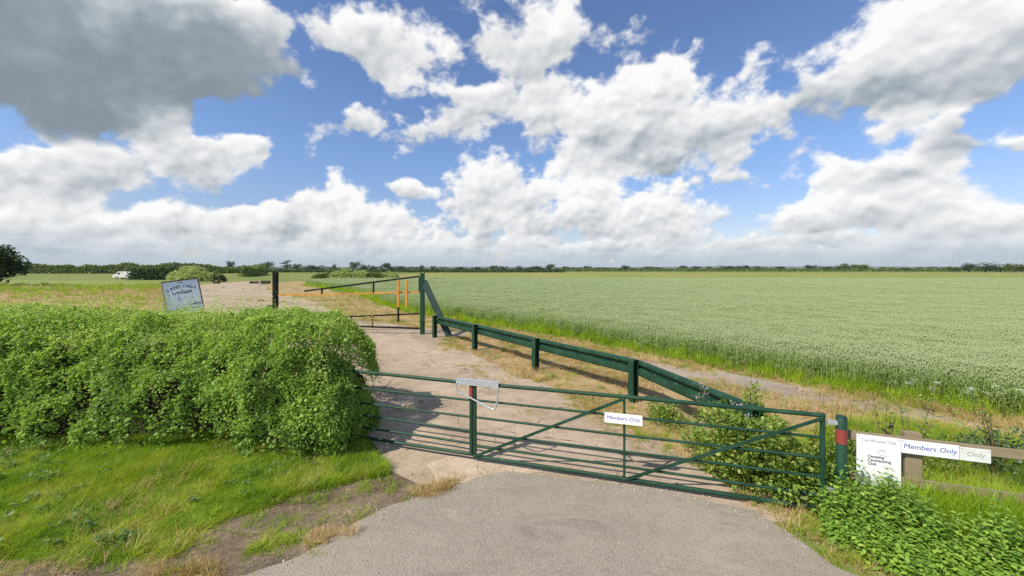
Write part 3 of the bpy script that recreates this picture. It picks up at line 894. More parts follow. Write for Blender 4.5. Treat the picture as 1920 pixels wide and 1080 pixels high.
for k in range(4):
    MB().sweep(sq(0.0265, 0.0295), bz(t, zB(t) + 0.10 + 0.12 * k), bz(t, zB(t) + 0.15 + 0.12 * k)).build('stripe', MORANGE, root)
MB().sweep(sq(0.045, 0.045), bz(0.158, 1.18) + Vector((0, -0.075, 0)), bz(0.158, 2.34) + Vector((0, -0.075, 0)), (0, 1, 0)).build('upright', MORANGE, root)
MB().sweep(sq(0.035, 0.035), bz(0.158, 0.55) + Vector((0, -0.07, 0)), bz(0.158, 1.18) + Vector((0, -0.07, 0)), (0, 1, 0)).build('upright_foot', MBLACK, root)
MB().sweep(sq(0.042, 0.042), bz(0.103, 1.20) + Vector((0, -0.075, 0)), bz(0.103, 2.32) + Vector((0, -0.075, 0)), (0, 1, 0)).build('upright', MORANGE, root)
tag(root, 'green and black swinging height barrier with orange boom across the track', 'barrier')
root = empty('barrier_post', (PL.x - 0.02, PL.y, 0))
MB().box((0, 0, 1.2), (0.18, 0.18, 2.90), 0, 0.01).build('post', MBLACK, root)
MB().box((0, 0, 2.656), (0.20, 0.20, 0.014)).build('cap', MBLACK, root)
MB().box((-0.22, 0, 1.05), (0.26, 0.20, 0.33), 0, 0.01).build('lock_box', MBLACK, root)
tag(root, 'tall black slam post with lock box standing behind the hedge', 'post')

# ---- leaning A-board
def a_board():
    yaw = R(45)
    root = empty('a_board', (-14.45, 17.2, 0), yaw)
    w, Ls, lean = 1.24, 2.42, R(13)
    ridge = Ls * math.cos(lean)
    for s_, nm in ((-1, 'front_panel'), (1, 'rear_panel')):
        foot = s_ * Ls * math.sin(lean)
        pan = empty(nm, (0, foot, 0)); pan.parent = root
        pan.rotation_euler = (-s_ * 0 - (lean if s_ < 0 else -lean), 0, 0)
        f_ = MTIMB if s_ < 0 else MPINE
        MB().box((0, 0.0, Ls / 2), (w - 0.02, 0.014, Ls - 0.02)).build('board', MBOARD if s_ < 0 else MTIMB, pan)
        for sx in (-1, 1):
            MB().box((sx * (w / 2), 0, Ls / 2), (0.045, 0.055, Ls), 0, 0.003).build('side_frame', MPINE if sx < 0 else MTIMB, pan)
        for z in (0.02, Ls - 0.02):
            MB().box((0, 0, z), (w - 0.05, 0.05, 0.042)).build('cross_frame', MTIMB, pan)
        if s_ < 0:
            text_part('small_word', 'THE', MNAVY, pan, 0.085, (0.0, -0.0085, 2.29), (R(90), 0, 0), 0, 0.002)
            for i, ch in enumerate('LANDINGS'):
                a = (i - 3.5) * 0.133
                text_part('letter', ch, MNAVY, pan, 0.17, (1.02 * math.sin(a), -0.0085, 2.06 - 0.95 * (1 - math.cos(a)) + 0.05), (R(90), a, 0), 0, 0.005)
            text_part('small_word', 'at', MNAVY, pan, 0.085, (0.0, -0.0085, 1.985), (R(90), 0, 0), 0.2, 0.002)
            text_part('place_name', 'LANGAR', MNAVY, pan, 0.165, (0.0, -0.0085, 1.85), (R(90), 0, 0), 0, 0.006, spacing=1.05)
            MB().tube([(-0.2, -0.01, 1.62), (-0.16, -0.01, 1.68), (-0.10, -0.01, 1.58), (-0.22, -0.01, 1.55)], 0.008, 6).build('sketch_line', MBLUE, pan)
            MB().box((0.35, -0.009, 1.28), (0.42, 0.003, 0.06)).build('print_bar', MBLUE, pan)
            MB().box((0.05, -0.009, 1.12), (0.9, 0.003, 0.03)).build('print_bar', MBLUE, pan)
    root.rotation_euler = (0, R(-8), yaw)
    tag(root, 'pale blue A-board sign with navy lettering leaning behind the hedge', 'sign')
a_board()

# ------------------------------------------------------------------ vegetation
def m_leaf(name, stops, trans=0.35, gloss=0.3, posvar=0.0, rough=0.5):
    k = NT(name)
    f = k.attr('tint')
    if posvar:
        f = k.math('ADD', k.math('MULTIPLY', f, 1 - posvar), k.math('MULTIPLY', k.rng(k.noise(k.pos(), 0.8, 3), 0.3, 0.7), posvar))
    return k.leaf(k.ramp(f, stops), trans, rough, gloss)
def m_blade(name, stops, scale=0.7, trans=0.3, wt=0.5):
    k = NT(name)
    a = k.noise(k.pos(), scale, 4, 0.6)
    f = k.math('ADD', k.math('MULTIPLY', k.rng(a, 0.32, 0.68), wt), k.math('MULTIPLY', k.attr('tint'), 1 - wt))
    return k.leaf(k.ramp(f, stops), trans, 0.55, 0.2)
MTWIG = plain('dark_twigs', (0.045, 0.035, 0.022), 0.9, 0, 0.3, 8, 0.1)
MBARK = plain('bark', (0.085, 0.068, 0.050), 0.9, 0, 0.3, 5, 0.1)
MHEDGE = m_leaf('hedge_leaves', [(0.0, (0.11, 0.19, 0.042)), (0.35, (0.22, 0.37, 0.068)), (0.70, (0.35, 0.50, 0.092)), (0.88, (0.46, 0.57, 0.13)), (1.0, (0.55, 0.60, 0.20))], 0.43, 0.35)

def rand_dirs(r, n):
    return unit(r.normal(size=(n, 3)))

# ---- big hawthorn hedge
def hedge():
    r = np.random.default_rng(21)
    n = 190000
    x0, xe = -13.5, -2.48
    x = x0 + (xe - x0) * r.uniform(0, 1, n) ** 0.86
    phi = r.uniform(-0.12, np.pi * 0.80, n)
    end = np.clip((x - (xe - 1.9)) / 1.9, 0, 1)
    es = np.maximum(0.0, 1 - end ** 2.7) ** 0.55
    c = 7.30 - 0.72 * np.clip((x - (xe - 2.2)) / 2.2, 0, 1)
    H = 1.83 + 0.14 * vnoise(np.c_[x, 0 * x, 0 * x], 0.55, 4) + 0.10 * vnoise(np.c_[x, 0 * x, 0 * x], 1.7, 5) + 0.02 * (-x - 2)
    A = 1.38
    cp, sp_ = np.cos(phi), np.sin(phi)
    yy = -np.sign(cp) * np.abs(cp) ** 0.62; zz = np.sign(sp_) * np.abs(sp_) ** 0.66
    S = np.c_[x, c + A * yy * (0.60 + 0.40 * es), np.maximum(0.03, H * zz * (0.50 + 0.50 * es))]
    nr = unit(np.c_[0.9 * end ** 2.2, yy * 0.9, np.maximum(zz, 0) * 0.75 + 0.12])
    lump = 0.13 * vnoise(S, 0.7, 7) + 0.20 * vnoise(S, 1.25, 8) + 0.15 * vnoise(S, 2.9, 9) + 0.085 * vnoise(S, 6.0, 10)
    depth = r.exponential(0.065, n)
    P = S + nr * (lump - depth + 0.03)[:, None]
    P[:, 2] = np.maximum(P[:, 2], 0.02)
    # thin out random hollows so dark gaps show
    keep = (vnoise(P, 3.4, 12) + 0.5 * vnoise(P, 7.5, 13) > -0.34 + 0.35 * (P[:, 2] < 0.35)) | (r.uniform(0, 1, n) < 0.18)
    P, nr, S, depth = P[keep], nr[keep], S[keep], depth[keep]
    # rounded end towards the gate
    ne = 15000
    ey = r.uniform(-1, 1, ne); ez = r.uniform(0, 1, ne)
    E = np.c_[xe - 0.30 * ey ** 2 - 0.45 * ez ** 3 + 0.02, 6.58 + 0.66 * A * ey * (1 - 0.3 * ez ** 3), 1.0 * ez + 0.03]
    En = unit(np.c_[np.ones(ne), 0.7 * ey, 0.15 + 0.6 * ez ** 2])
    ed = r.exponential(0.10, ne)
    E = E + En * (0.12 * vnoise(E, 1.6, 8) + 0.10 * vnoise(E, 3.2, 9) - ed)[:, None]
    E[:, 2] = np.maximum(E[:, 2], 0.02)
    P, nr, depth = np.concatenate([P, E]), np.concatenate([nr, En]), np.concatenate([depth, ed])
    m = len(P)
    # upright shoots along the top
    ns = 4200
    sx = r.uniform(x0, xe - 0.25, ns); sy = 7.42 + r.uniform(-1.05, 1.3, ns)
    e2 = np.sqrt(np.maximum(0.05, 1 - np.clip((sx - (xe - 1.35)) / 1.35, 0, 1) ** 2.6))
    sh = np.abs(1 - np.abs((sy - 7.42) / 1.5) ** 2.2) ** 0.45
    sz = (1.80 + 0.02 * (-sx - 2) + 0.14 * vnoise(np.c_[sx, 0 * sx, 0 * sx], 0.55, 4)) * (0.40 + 0.6 * e2) * sh
    Ls = r.gamma(2.0, 0.125, ns) + 0.05
    tip = np.c_[r.normal(0, 0.22, ns), r.normal(0, 0.22, ns), np.ones(ns)]; tip = unit(tip)
    k = 13
    t = np.tile(np.linspace(-0.2, 1, k), ns); ii = np.repeat(np.arange(ns), k)
    sy = sy - 0.12 - 0.72 * np.clip((sx - (xe - 2.2)) / 2.2, 0, 1)
    SP = np.c_[sx, sy, sz][ii] + tip[ii] * (Ls[ii] * t)[:, None] + r.normal(0, 0.012, (ns * k, 3))
    a = r.uniform(0, 6.28, ns * k)
    SD = np.c_[np.cos(a), np.sin(a), r.uniform(0.1, 0.9, ns * k)]
    P2 = np.concatenate([P, SP])
    D = np.concatenate([unit(nr * 0.55 + rand_dirs(r, m) * 0.9 + [0, 0, -0.05]), SD])
    NN = np.concatenate([unit(nr * 0.6 + rand_dirs(r, m) * 0.75 + [0, 0, 0.35]), unit(rand_dirs(r, ns * k) * 0.6 + [0, 0, 0.7])])
    Ln = np.concatenate([r.gamma(9, 0.0048, m), r.uniform(0.018, 0.036, ns * k)])
    W = Ln * r.uniform(0.62, 0.9, m + ns * k)
    v, f = leaves(P2, D, NN, Ln, W, 0.18)
    clump = 0.22 * vnoise(P2, 1.6, 14)
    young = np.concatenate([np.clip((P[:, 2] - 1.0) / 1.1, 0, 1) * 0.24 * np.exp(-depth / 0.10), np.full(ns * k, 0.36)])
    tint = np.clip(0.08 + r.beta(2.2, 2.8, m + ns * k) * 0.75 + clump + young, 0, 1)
    root = empty('hedge', (-7.5, 7.4, 0))
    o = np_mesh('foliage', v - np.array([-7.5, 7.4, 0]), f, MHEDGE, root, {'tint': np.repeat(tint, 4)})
    # inner branches: a dense dark tangle
    nb = 2600
    mb_v, mb_f = [], []
    bx = r.uniform(x0, xe - 0.3, nb); by = 7.42 + r.normal(0, 0.45, nb)
    e3 = np.sqrt(np.maximum(0.05, 1 - np.clip((bx - (xe - 1.35)) / 1.35, 0, 1) ** 2.6))
    b0 = np.c_[bx, 7.42 + (by - 7.42) * 0.5, np.zeros(nb)]
    d = unit(np.c_[r.normal(0, 0.45, nb), (by - 7.42) * 0.7, np.ones(nb)])
    ln = r.uniform(0.9, 1.75, nb) * (0.45 + 0.5 * e3)
    b1 = b0 + d * ln[:, None]
    sh_ = -0.12 - 0.72 * np.clip((bx - (xe - 2.2)) / 2.2, 0, 1); b0[:, 1] += sh_; b1[:, 1] += sh_
    w = r.uniform(0.006, 0.02, nb)[:, None]
    s1 = unit(np.cross(d, rand_dirs(r, nb))); s2 = np.cross(d, s1)
    V_ = np.stack([b0 + s1 * w, b0 - s1 * 0.5 * w + s2 * 0.87 * w, b0 - s1 * 0.5 * w - s2 * 0.87 * w, b1], 1)
    b_ = (np.arange(nb) * 4)[:, None]
    F = np.concatenate([b_ + [0, 1, 3], b_ + [1, 2, 3], b_ + [2, 0, 3]])
    np_mesh('branches', V_.reshape(-1, 3) - np.array([-7.5, 7.4, 0]), F, MTWIG, root)
    # the light-tight heart of the hedge
    xs = np.linspace(x0, xe - 0.30, 60); ph = np.linspace(0, np.pi, 15)
    X, Ph = np.meshgrid(xs, ph, indexing='ij')
    e4 = np.sqrt(np.maximum(0.0, 1 - np.clip((X - (xe - 1.6)) / 1.15, 0, 1) ** 2.6))
    V_ = np.c_[X.ravel(), (7.42 - np.sign(np.cos(Ph)) * np.abs(np.cos(Ph)) ** 0.6 * 0.92 * (0.62 + 0.38 * e4)).ravel(), (1.34 * np.sin(Ph) ** 0.66 * (0.66 + 0.34 * e4)).ravel()]
    V_ += 0.08 * np.c_[vnoise(V_, 2.2, 31), vnoise(V_, 2.2, 32), vnoise(V_, 2.2, 33)]
    V_[:, 1] += -0.12 - 0.72 * np.clip((V_[:, 0] - (xe - 2.2)) / 2.2, 0, 1)
    nI, nJ = X.shape
    F = np.array([(i * nJ + j, (i + 1) * nJ + j, (i + 1) * nJ + j + 1, i * nJ + j + 1) for i in range(nI - 1) for j in range(nJ - 1)])
    np_mesh('inner_tangle', V_ - np.array([-7.5, 7.4, 0]), F, MTWIG, root)
    tag(root, 'large dense bright green leafy hedge left of the gates', 'hedge')
hedge()

# ---- grass tufts
rg = np.random.default_rng(33)
GREENS = [(0.0, (0.15, 0.27, 0.020)), (0.35, (0.24, 0.38, 0.028)), (0.65, (0.35, 0.46, 0.038)), (0.85, (0.48, 0.48, 0.075)), (1.0, (0.56, 0.48, 0.20))]
MGRASS = m_blade('verge_grass', GREENS, 1.6, 0.42, 0.55)
MSTRAW = m_blade('straw_grass', [(0.0, (0.25, 0.27, 0.06)), (0.25, (0.44, 0.33, 0.12)), (0.6, (0.58, 0.42, 0.20)), (1.0, (0.70, 0.57, 0.33))], 0.6, 0.25, 0.5)
MMARGIN = m_blade('margin_grass', [(0.0, (0.21, 0.34, 0.020)), (0.5, (0.34, 0.49, 0.035)), (0.85, (0.47, 0.58, 0.07)), (1.0, (0.56, 0.56, 0.14))], 0.5, 0.48, 0.4)
tufts = [blades_mesh('tuft', 60, 0.085, 0.07, 0.19, 0.0026, 0.75, MGRASS, rg, 3) for _ in range(5)]
tufts_low = [blades_mesh('tuft', 40, 0.10, 0.03, 0.09, 0.003, 0.8, MGRASS, rg, 2) for _ in range(3)]
straw = [blades_mesh('straw', 34, 0.085, 0.05, 0.17, 0.0026, 0.9, MSTRAW, rg, 2) for _ in range(4)]
straw_low = [blades_mesh('straw', 30, 0.10, 0.015, 0.06, 0.003, 1.3, MSTRAW, rg, 2) for _ in range(3)]
tall = [blades_mesh('tall', 40, 0.12, 0.35, 0.78, 0.0055, 0.35, MMARGIN, rg, 3) for _ in range(5)]

def rots(r, n, tilt=0.12):
    return np.c_[r.normal(0, tilt, n), r.normal(0, tilt, n), r.uniform(0, 6.283, n)]
def iso(s_):
    return np.c_[s_, s_, s_]
def pts_in(poly, n, r, fn=None):
    poly = np.asarray(poly, float); lo, hi = poly.min(0), poly.max(0)
    x = r.uniform(lo[0], hi[0], n); y = r.uniform(lo[1], hi[1], n)
    k = inside(poly, x, y)
    x, y = x[k], y[k]
    if fn is not None:
        k = fn(x, y) > r.uniform(0, 1, len(x)); x, y = x[k], y[k]
    return x, y

def nz2(x, y, f, s_): return vnoise(np.c_[x, y, 0 * x], f, s_)
VERGE = [(-12, 3.2), (-2.2, 3.4), (-1.7, 4.4), (-1.0, 4.9), (-0.75, 5.25), (-1.35, 5.9), (-2.0, 6.2), (-2.4, 6.9), (-12, 6.9)]
BANK = [(-3.0, 3.7), (-2.2, 4.3), (-1.9, 4.9), (-1.35, 5.3), (-0.9, 5.3)]
ROADP = np.array(ROAD)
def verge_cover(x, y):
    d = dist_line([(-40, 3.3), (-8, 3.45), (-4.5, 3.50), (-3.2, 3.50), (-2.45, 3.55), (-2.1, 3.8), (-1.9, 4.05), (-1.72, 4.3), (-1.55, 4.5), (-1.1, 4.72), (-0.7, 5.0), (-0.35, 5.22)], x, y)
    w = 0.22 + 0.30 * np.clip((x + 4.5) / 2.5, 0, 1) + 0.16 * nz2(x, y, 1.6, 3) + 0.10 * nz2(x, y, 4.5, 4)
    c = np.clip((d - w * 0.45) / 0.30, 0, 1) ** 1.3
    c = np.where(inside(ROADP, x, y), 0, c)
    dr = inside(np.array(DRIVE), x, y)
    worn = dist_line([(-3.0, 4.1), (-2.5, 4.45), (-2.0, 4.75), (-1.6, 4.95), (-1.15, 5.15), (-0.75, 5.3)], x, y) < 0.44 + 0.18 * nz2(x, y, 2.2, 5)
    c = np.where(worn, c * 0.022, c)
    return np.where(dr, 0.0, np.maximum(c, 0.012 * (d > 0.02)))
x, y = pts_in(VERGE, 26000, rg, verge_cover)
hgt = np.clip(0.40 + 0.45 * nz2(x, y, 0.9, 6) + 0.25 * nz2(x, y, 2.7, 7) + 0.22 * (y - 4.6), 0.25, 1.2)
scatter('verge_grass', np.c_[x, y, 0 * x], rots(rg, len(x), 0.22), np.c_[np.full(len(x), 1.0), np.full(len(x), 1.0), hgt], tufts, 'rough green grass on the verge in front of the hedge', 'grass', 2)
x, y = pts_in(VERGE, 4200, rg, lambda a, b_: verge_cover(a, b_) * np.clip(0.10 + 0.9 * nz2(a, b_, 1.1, 15) + 0.55 * np.clip((a + 3.4) / 2.2, 0, 1), 0, 1))
scatter('dry_grass', np.c_[x, y, 0 * x], rots(rg, len(x), 0.3), iso(rg.uniform(0.5, 1.25, len(x))), straw + straw_low, 'bleached dry grass tufts mixed into the verge by the tarmac', 'grass', 3)
x, y = pts_in([(-3.4, 3.35), (-2.2, 3.4), (-0.3, 5.0), (-0.5, 5.6), (-1.3, 5.7), (-2.2, 5.4), (-3.4, 4.4)], 620, rg, lambda a, b_: np.where(inside(ROADP, a, b_) | inside(np.array(DRIVE), a, b_), 0.02, 0.55))
scatter('dry_grass', np.c_[x, y, 0 * x], rots(rg, len(x), 0.4), iso(rg.uniform(0.4, 1.0, len(x))), straw_low + tufts_low, 'flattened straw coloured grass on the worn bank beside the gate', 'grass', 4)

# dry verge along the guard rail and along the side track
DV = [(2.6, 5.2), (3.4, 4.3), (4.4, 5.0), (7.2, 6.6), (5.8, 8.2), (4.6, 9.5), (2.8, 11.6), (0.8, 13.8), (-1.2, 16.2), (-2.8, 15.4), (-2.6, 14.2), (-1.5, 12.8), (0.2, 9.8), (1.4, 7.8), (2.2, 6.0)]
def dv_cover(a, b_): return np.clip(0.55 + 0.6 * nz2(a, b_, 0.8, 18) + 0.3 * nz2(a, b_, 2.6, 19), 0.06, 1) * np.where(inside(np.array(DRIVE), a, b_), 0.12, 1)
x, y = pts_in(DV, 19000, rg, dv_cover)
scatter('dry_grass', np.c_[x, y, 0 * x], rots(rg, len(x), 0.35), iso(rg.uniform(0.5, 1.5, len(x)) * np.clip(0.8 + 0.5 * nz2(x, y, 1.2, 20), 0.35, 1.5)), straw + straw_low * 2, 'dry straw coloured grass under and around the guard rail', 'grass', 5)
x, y = pts_in(DV, 5000, rg, lambda a, b_: np.clip(-0.12 + 0.9 * nz2(a, b_, 0.9, 23), 0, 1) + 0.05 + 0.3 * (b_ < 6.6))
scatter('verge_grass', np.c_[x, y, 0 * x], rots(rg, len(x), 0.3), iso(rg.uniform(0.4, 1.1, len(x))), tufts + tufts_low, 'green grass patches among the dry verge by the guard rail', 'grass', 6)
FV = [(-2, 18.2), (1.2, 15.3), (3.5, 13.1), (4.9, 11.4), (6.3, 10.1), (6.9, 9.3), (8.1, 8.1), (9.3, 6.5), (10.6, 4.6), (13.5, 3.2), (9.8, 7.6), (8.1, 9.3), (5.8, 12.0), (3.2, 15.4), (-1.4, 20.4)]
x, y = pts_in(FV, 24000, rg)
near = dist_line(CROP, x, y)
gp = 0.55 + 0.5 * nz2(x, y, 0.7, 26) - 0.35 * (near > 0.35) * (near < 0.95)
k = rg.uniform(0, 1, len(x)) < gp
scatter('verge_grass', np.c_[x, y, 0 * x][k], rots(rg, k.sum(), 0.25), iso(rg.uniform(0.5, 1.25, k.sum())), tufts + tufts_low, 'short green grass strip between the side track and the crop', 'grass', 7)
scatter('dry_grass', np.c_[x, y, 0 * x][~k], rots(rg, (~k).sum(), 0.3), iso(rg.uniform(0.6, 1.4, (~k).sum())), straw + straw_low, 'dry fringe grass beside the crop edge', 'grass', 8)
# rough grass behind the timber fence
x, y = pts_in([(3.4, 4.9), (4.3, 4.55), (5.6, 4.1), (8, 3.2), (10, 3.6), (8.6, 5.6), (6.8, 7.0), (4.6, 6.2)], 9500, rg, lambda a, b_: np.clip(0.7 + 0.5 * nz2(a, b_, 0.9, 29), 0.1, 1))
scatter('verge_grass', np.c_[x, y, 0 * x], rots(rg, len(x), 0.3), np.c_[np.ones(len(x)) * 1.2, np.ones(len(x)) * 1.2, rg.uniform(0.9, 2.4, len(x))], tufts, 'long rough grass behind the timber fence', 'grass', 9)
k = rg.uniform(0, 1, len(x)) < 0.30
scatter('dry_grass', np.c_[x, y, 0 * x][k], rots(rg, k.sum(), 0.3), iso(rg.uniform(0.8, 2.0, k.sum())), straw, 'straw coloured grass stems behind the timber fence', 'grass', 10)
# right-hand verge between tarmac and nettles
x, y = pts_in([(2.9, 4.6), (3.0, 4.1), (3.1, 3.6), (3.5, 3.2), (4.8, 2.5), (9, 1.9), (9, 3.0), (5.3, 3.9), (3.6, 4.35)], 5200, rg, lambda a, b_: np.where(inside(ROADP, a, b_), 0, np.clip(0.6 + 0.5 * nz2(a, b_, 1.4, 35), 0.1, 1)))
k = rg.uniform(0, 1, len(x)) < 0.5
scatter('verge_grass', np.c_[x, y, 0 * x][k], rots(rg, k.sum(), 0.3), iso(rg.uniform(0.5, 1.1, k.sum())), tufts + tufts_low, 'short grass between the tarmac edge and the nettles', 'grass', 11)
scatter('dry_grass', np.c_[x, y, 0 * x][~k], rots(rg, (~k).sum(), 0.35), iso(rg.uniform(0.5, 1.2, (~k).sum())), straw + straw_low, 'dry bents along the right edge of the tarmac', 'grass', 12)
# thin growth over the barrier area, the meadow and the stubble on the left
x, y = pts_in([(-2, 17.2), (-6, 19.5), (-10.5, 23), (-15, 30), (-24, 41), (-16, 40), (-8.2, 26.5), (-2.2, 20.6)], 9000, rg, lambda a, b_: np.clip(0.45 + 0.7 * nz2(a, b_, 0.45, 37), 0.03, 1))
k = rg.uniform(0, 1, len(x)) < 0.35
scatter('dry_grass', np.c_[x, y, 0 * x], rots(rg, len(x), 0.3), iso(rg.uniform(1.0, 2.4, len(x))), straw + straw_low + tufts_low, 'thin dry grass on the gravel beyond the barrier', 'grass', 13)
x, y = pts_in([(-75, 10), (-11, 10), (-9.5, 14), (-14.5, 19.2), (-25.5, 29.5), (-36, 43), (-54, 65), (-110, 65)], 26000, rg, lambda a, b_: np.clip(18 / b_, 0, 1))
k = rg.uniform(0, 1, len(x)) < np.where((y > 22) & (y < 47), 0.25, 0.6) + 0.3 * nz2(x, y, 0.12, 39)
big = np.clip(y / 14, 1.2, 3.5)
scatter('meadow_grass', np.c_[x, y, 0 * x][k], rots(rg, k.sum(), 0.3), iso((big * rg.uniform(0.6, 1.2, len(x)))[k]), tufts + tufts_low, 'green meadow grass on the airfield beyond the hedge', 'grass', 14)
scatter('meadow_grass', np.c_[x, y, 0 * x][~k], rots(rg, (~k).sum(), 0.3), iso((big * rg.uniform(0.6, 1.2, len(x)))[~k]), straw + straw_low, 'bleached meadow grass on the airfield beyond the hedge', 'grass', 15)

# ---- wheat
def m_wheat():
    k = NT('green_wheat')
    f = k.attr('tint'); a = k.noise(k.pos(), 0.09, 6, 0.62); o_ = k.n('ShaderNodeObjectInfo').outputs['Random']
    ff = k.math('ADD', k.math('MULTIPLY', f, 0.70), k.math('ADD', k.math('MULTIPLY', a, 0.42), k.math('MULTIPLY', o_, 0.04)))
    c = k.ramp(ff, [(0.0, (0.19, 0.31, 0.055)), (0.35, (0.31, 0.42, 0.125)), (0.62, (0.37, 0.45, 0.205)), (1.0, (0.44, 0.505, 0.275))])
    return k.leaf(c, 0.30, 0.6, 0.15)
MWHEAT = m_wheat()
def wheat_mesh(r, n, rad, fat=1.0):
    vs, fs, ts = [], [], []
    b0 = 0
    for i in range(n):
        a = r.uniform(0, 6.283); rr = rad * math.sqrt(r.uniform())
        p = np.array([rr * math.cos(a), rr * math.sin(a), 0.0]); h = r.uniform(0.64, 0.80)
        ld = r.uniform(0, 6.283); ln = r.uniform(0.0, 0.10)
        tip = p + [math.cos(ld) * ln, math.sin(ld) * ln, h]
        s_ = np.array([-math.sin(ld), math.cos(ld), 0]) * 0.0028 * fat
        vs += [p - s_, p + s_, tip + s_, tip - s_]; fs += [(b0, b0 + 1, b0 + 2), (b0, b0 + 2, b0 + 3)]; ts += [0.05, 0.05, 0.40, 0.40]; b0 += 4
        # head
        hl = r.uniform(0.075, 0.105); hw = 0.0068 * fat
        dr = np.array([math.cos(ld) * 0.35, math.sin(ld) * 0.35, 0.94]); e1 = np.array([-math.sin(ld), math.cos(ld), 0]); e2 = np.cross(dr, e1)
        m_ = tip + dr * hl * 0.42; q = tip + dr * hl
        vs += [tip, m_ + e1 * hw, m_ + e2 * hw, m_ - e1 * hw, m_ - e2 * hw, q]
        for j in range(4):
            fs += [(b0, b0 + 1 + j, b0 + 1 + (j + 1) % 4), (b0 + 5, b0 + 1 + (j + 1) % 4, b0 + 1 + j)]
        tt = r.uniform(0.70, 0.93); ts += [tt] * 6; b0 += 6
        # leaves
        for q_ in range(2):
            la = r.uniform(0, 6.283); z = h * r.uniform(0.35, 0.86); L_ = r.uniform(0.14, 0.26)
            d = np.array([math.cos(la), math.sin(la), 0]); sd = np.array([-math.sin(la), math.cos(la), 0]) * 0.0065 * fat
            o0 = p + (tip - p) * (z / h)
            m_ = o0 + d * L_ * 0.45 + [0, 0, L_ * 0.42]; e_ = o0 + d * L_ * 0.95 + [0, 0, L_ * r.uniform(-0.05, 0.5)]
            vs += [o0, m_ - sd, m_ + sd, e_]; fs += [(b0, b0 + 2, b0 + 1), (b0 + 1, b0 + 2, b0 + 3)]; tl = r.uniform(0.15, 0.6); ts += [tl] * 4; b0 += 4
    return mesh_only('wheat', np.array(vs), np.array(fs), MWHEAT, {'tint': np.array(ts)})
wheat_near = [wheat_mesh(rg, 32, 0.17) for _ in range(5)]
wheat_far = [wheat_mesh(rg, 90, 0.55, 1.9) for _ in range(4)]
CP = np.array(CROP_POLY)
def in_view(x, y, pad=3.0): return (np.abs(x) < 1.42 * np.maximum(y, 0) + pad)
n = 90000
x = rg.uniform(-14, 42, n); y = rg.uniform(4, 31, n)
d = dist_line(CROP, x, y)
k = inside(CP, x, y) & in_view(x, y) & (d > 0.12) & (rg.uniform(0, 1, n) < np.clip(15 / np.maximum(y, 6), 0.42, 1))
x, y, d = x[k], y[k], d[k]
lodge = np.clip(1.0 + 0.07 * nz2(x, y, 0.25, 51) + 0.05 * nz2(x, y, 1.1, 52), 0.8, 1.15) * np.clip(0.80 + 0.25 * d, 0.8, 1.0)
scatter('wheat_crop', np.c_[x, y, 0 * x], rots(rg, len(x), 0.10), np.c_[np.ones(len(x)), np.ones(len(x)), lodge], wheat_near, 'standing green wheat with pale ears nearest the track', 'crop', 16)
n = 42000
x = rg.uniform(-40, 120, n); y = rg.uniform(27, 80, n)
k = inside(CP, x, y) & in_view(x, y) & (dist_line(CROP, x, y) > 0.4) & (rg.uniform(0, 1, n) < np.clip((y - 25) / 6, 0, 1))
x, y = x[k], y[k]
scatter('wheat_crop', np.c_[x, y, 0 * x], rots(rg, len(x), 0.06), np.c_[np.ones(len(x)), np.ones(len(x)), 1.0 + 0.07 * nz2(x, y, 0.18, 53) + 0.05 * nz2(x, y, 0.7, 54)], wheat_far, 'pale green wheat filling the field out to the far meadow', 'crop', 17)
# closed canopy under the ears
def m_canopy():
    k = NT('wheat_canopy'); p = k.pos()
    a = k.noise(p, 0.35, 5, 0.6); b_ = k.noise(p, 12, 4, 0.75)
    c = k.ramp(k.math('ADD', k.math('MULTIPLY', a, 0.3), k.math('MULTIPLY', b_, 0.7)), [(0.32, (0.16, 0.24, 0.07)), (0.5, (0.27, 0.35, 0.15)), (0.66, (0.40, 0.46, 0.26))])
    return k.pbr(c, 0.9, 0, k.bump(b_, 1.0, 0.15), 0.1)
inner = [(-34.5, 66), (-25.5, 56), (-18, 47), (-11, 35), (-5.6, 26), (-0.6, 21.2), (3.9, 16.1), (6.5, 12.7), (8.9, 10.0), (10.8, 8.0), (14.2, 4.2), (18.2, 0)]
o = patch('wheat_canopy', inner + [(169, 0), (169, 79.3), (-36.5, 79.3)], 0.56, m_canopy(), 0.15, 1.0, seed=61)
del o['kind']; tag(o, 'dense under-layer of leaves within the wheat field', 'crop', None, 'stuff')
# green grass and barley strays along the crop edge
n = 100000
x = rg.uniform(-36, 18, n); y = rg.uniform(-1, 64, n)
d = dist_line(CROP, x, y); s_in = inside(CP, x, y)
k = (((d < 0.85) & s_in) | ((d < 0.28) & ~s_in)) & in_view(x, y)
x, y, d, s_in = x[k], y[k], d[k], s_in[k]
hh = np.where(s_in, np.clip(0.95 + 0.5 * d, 0.9, 1.25), 0.62) * np.clip(0.95 + 0.3 * nz2(x, y, 0.6, 55), 0.5, 1.3) * rg.uniform(0.75, 1.15, len(x))
scatter('margin_grass', np.c_[x, y, 0 * x], rots(rg, len(x), 0.12), np.c_[np.full(len(x), 1.0), np.full(len(x), 1.0), hh], tall, 'tall bright green grass along the front edge of the wheat', 'grass', 18)

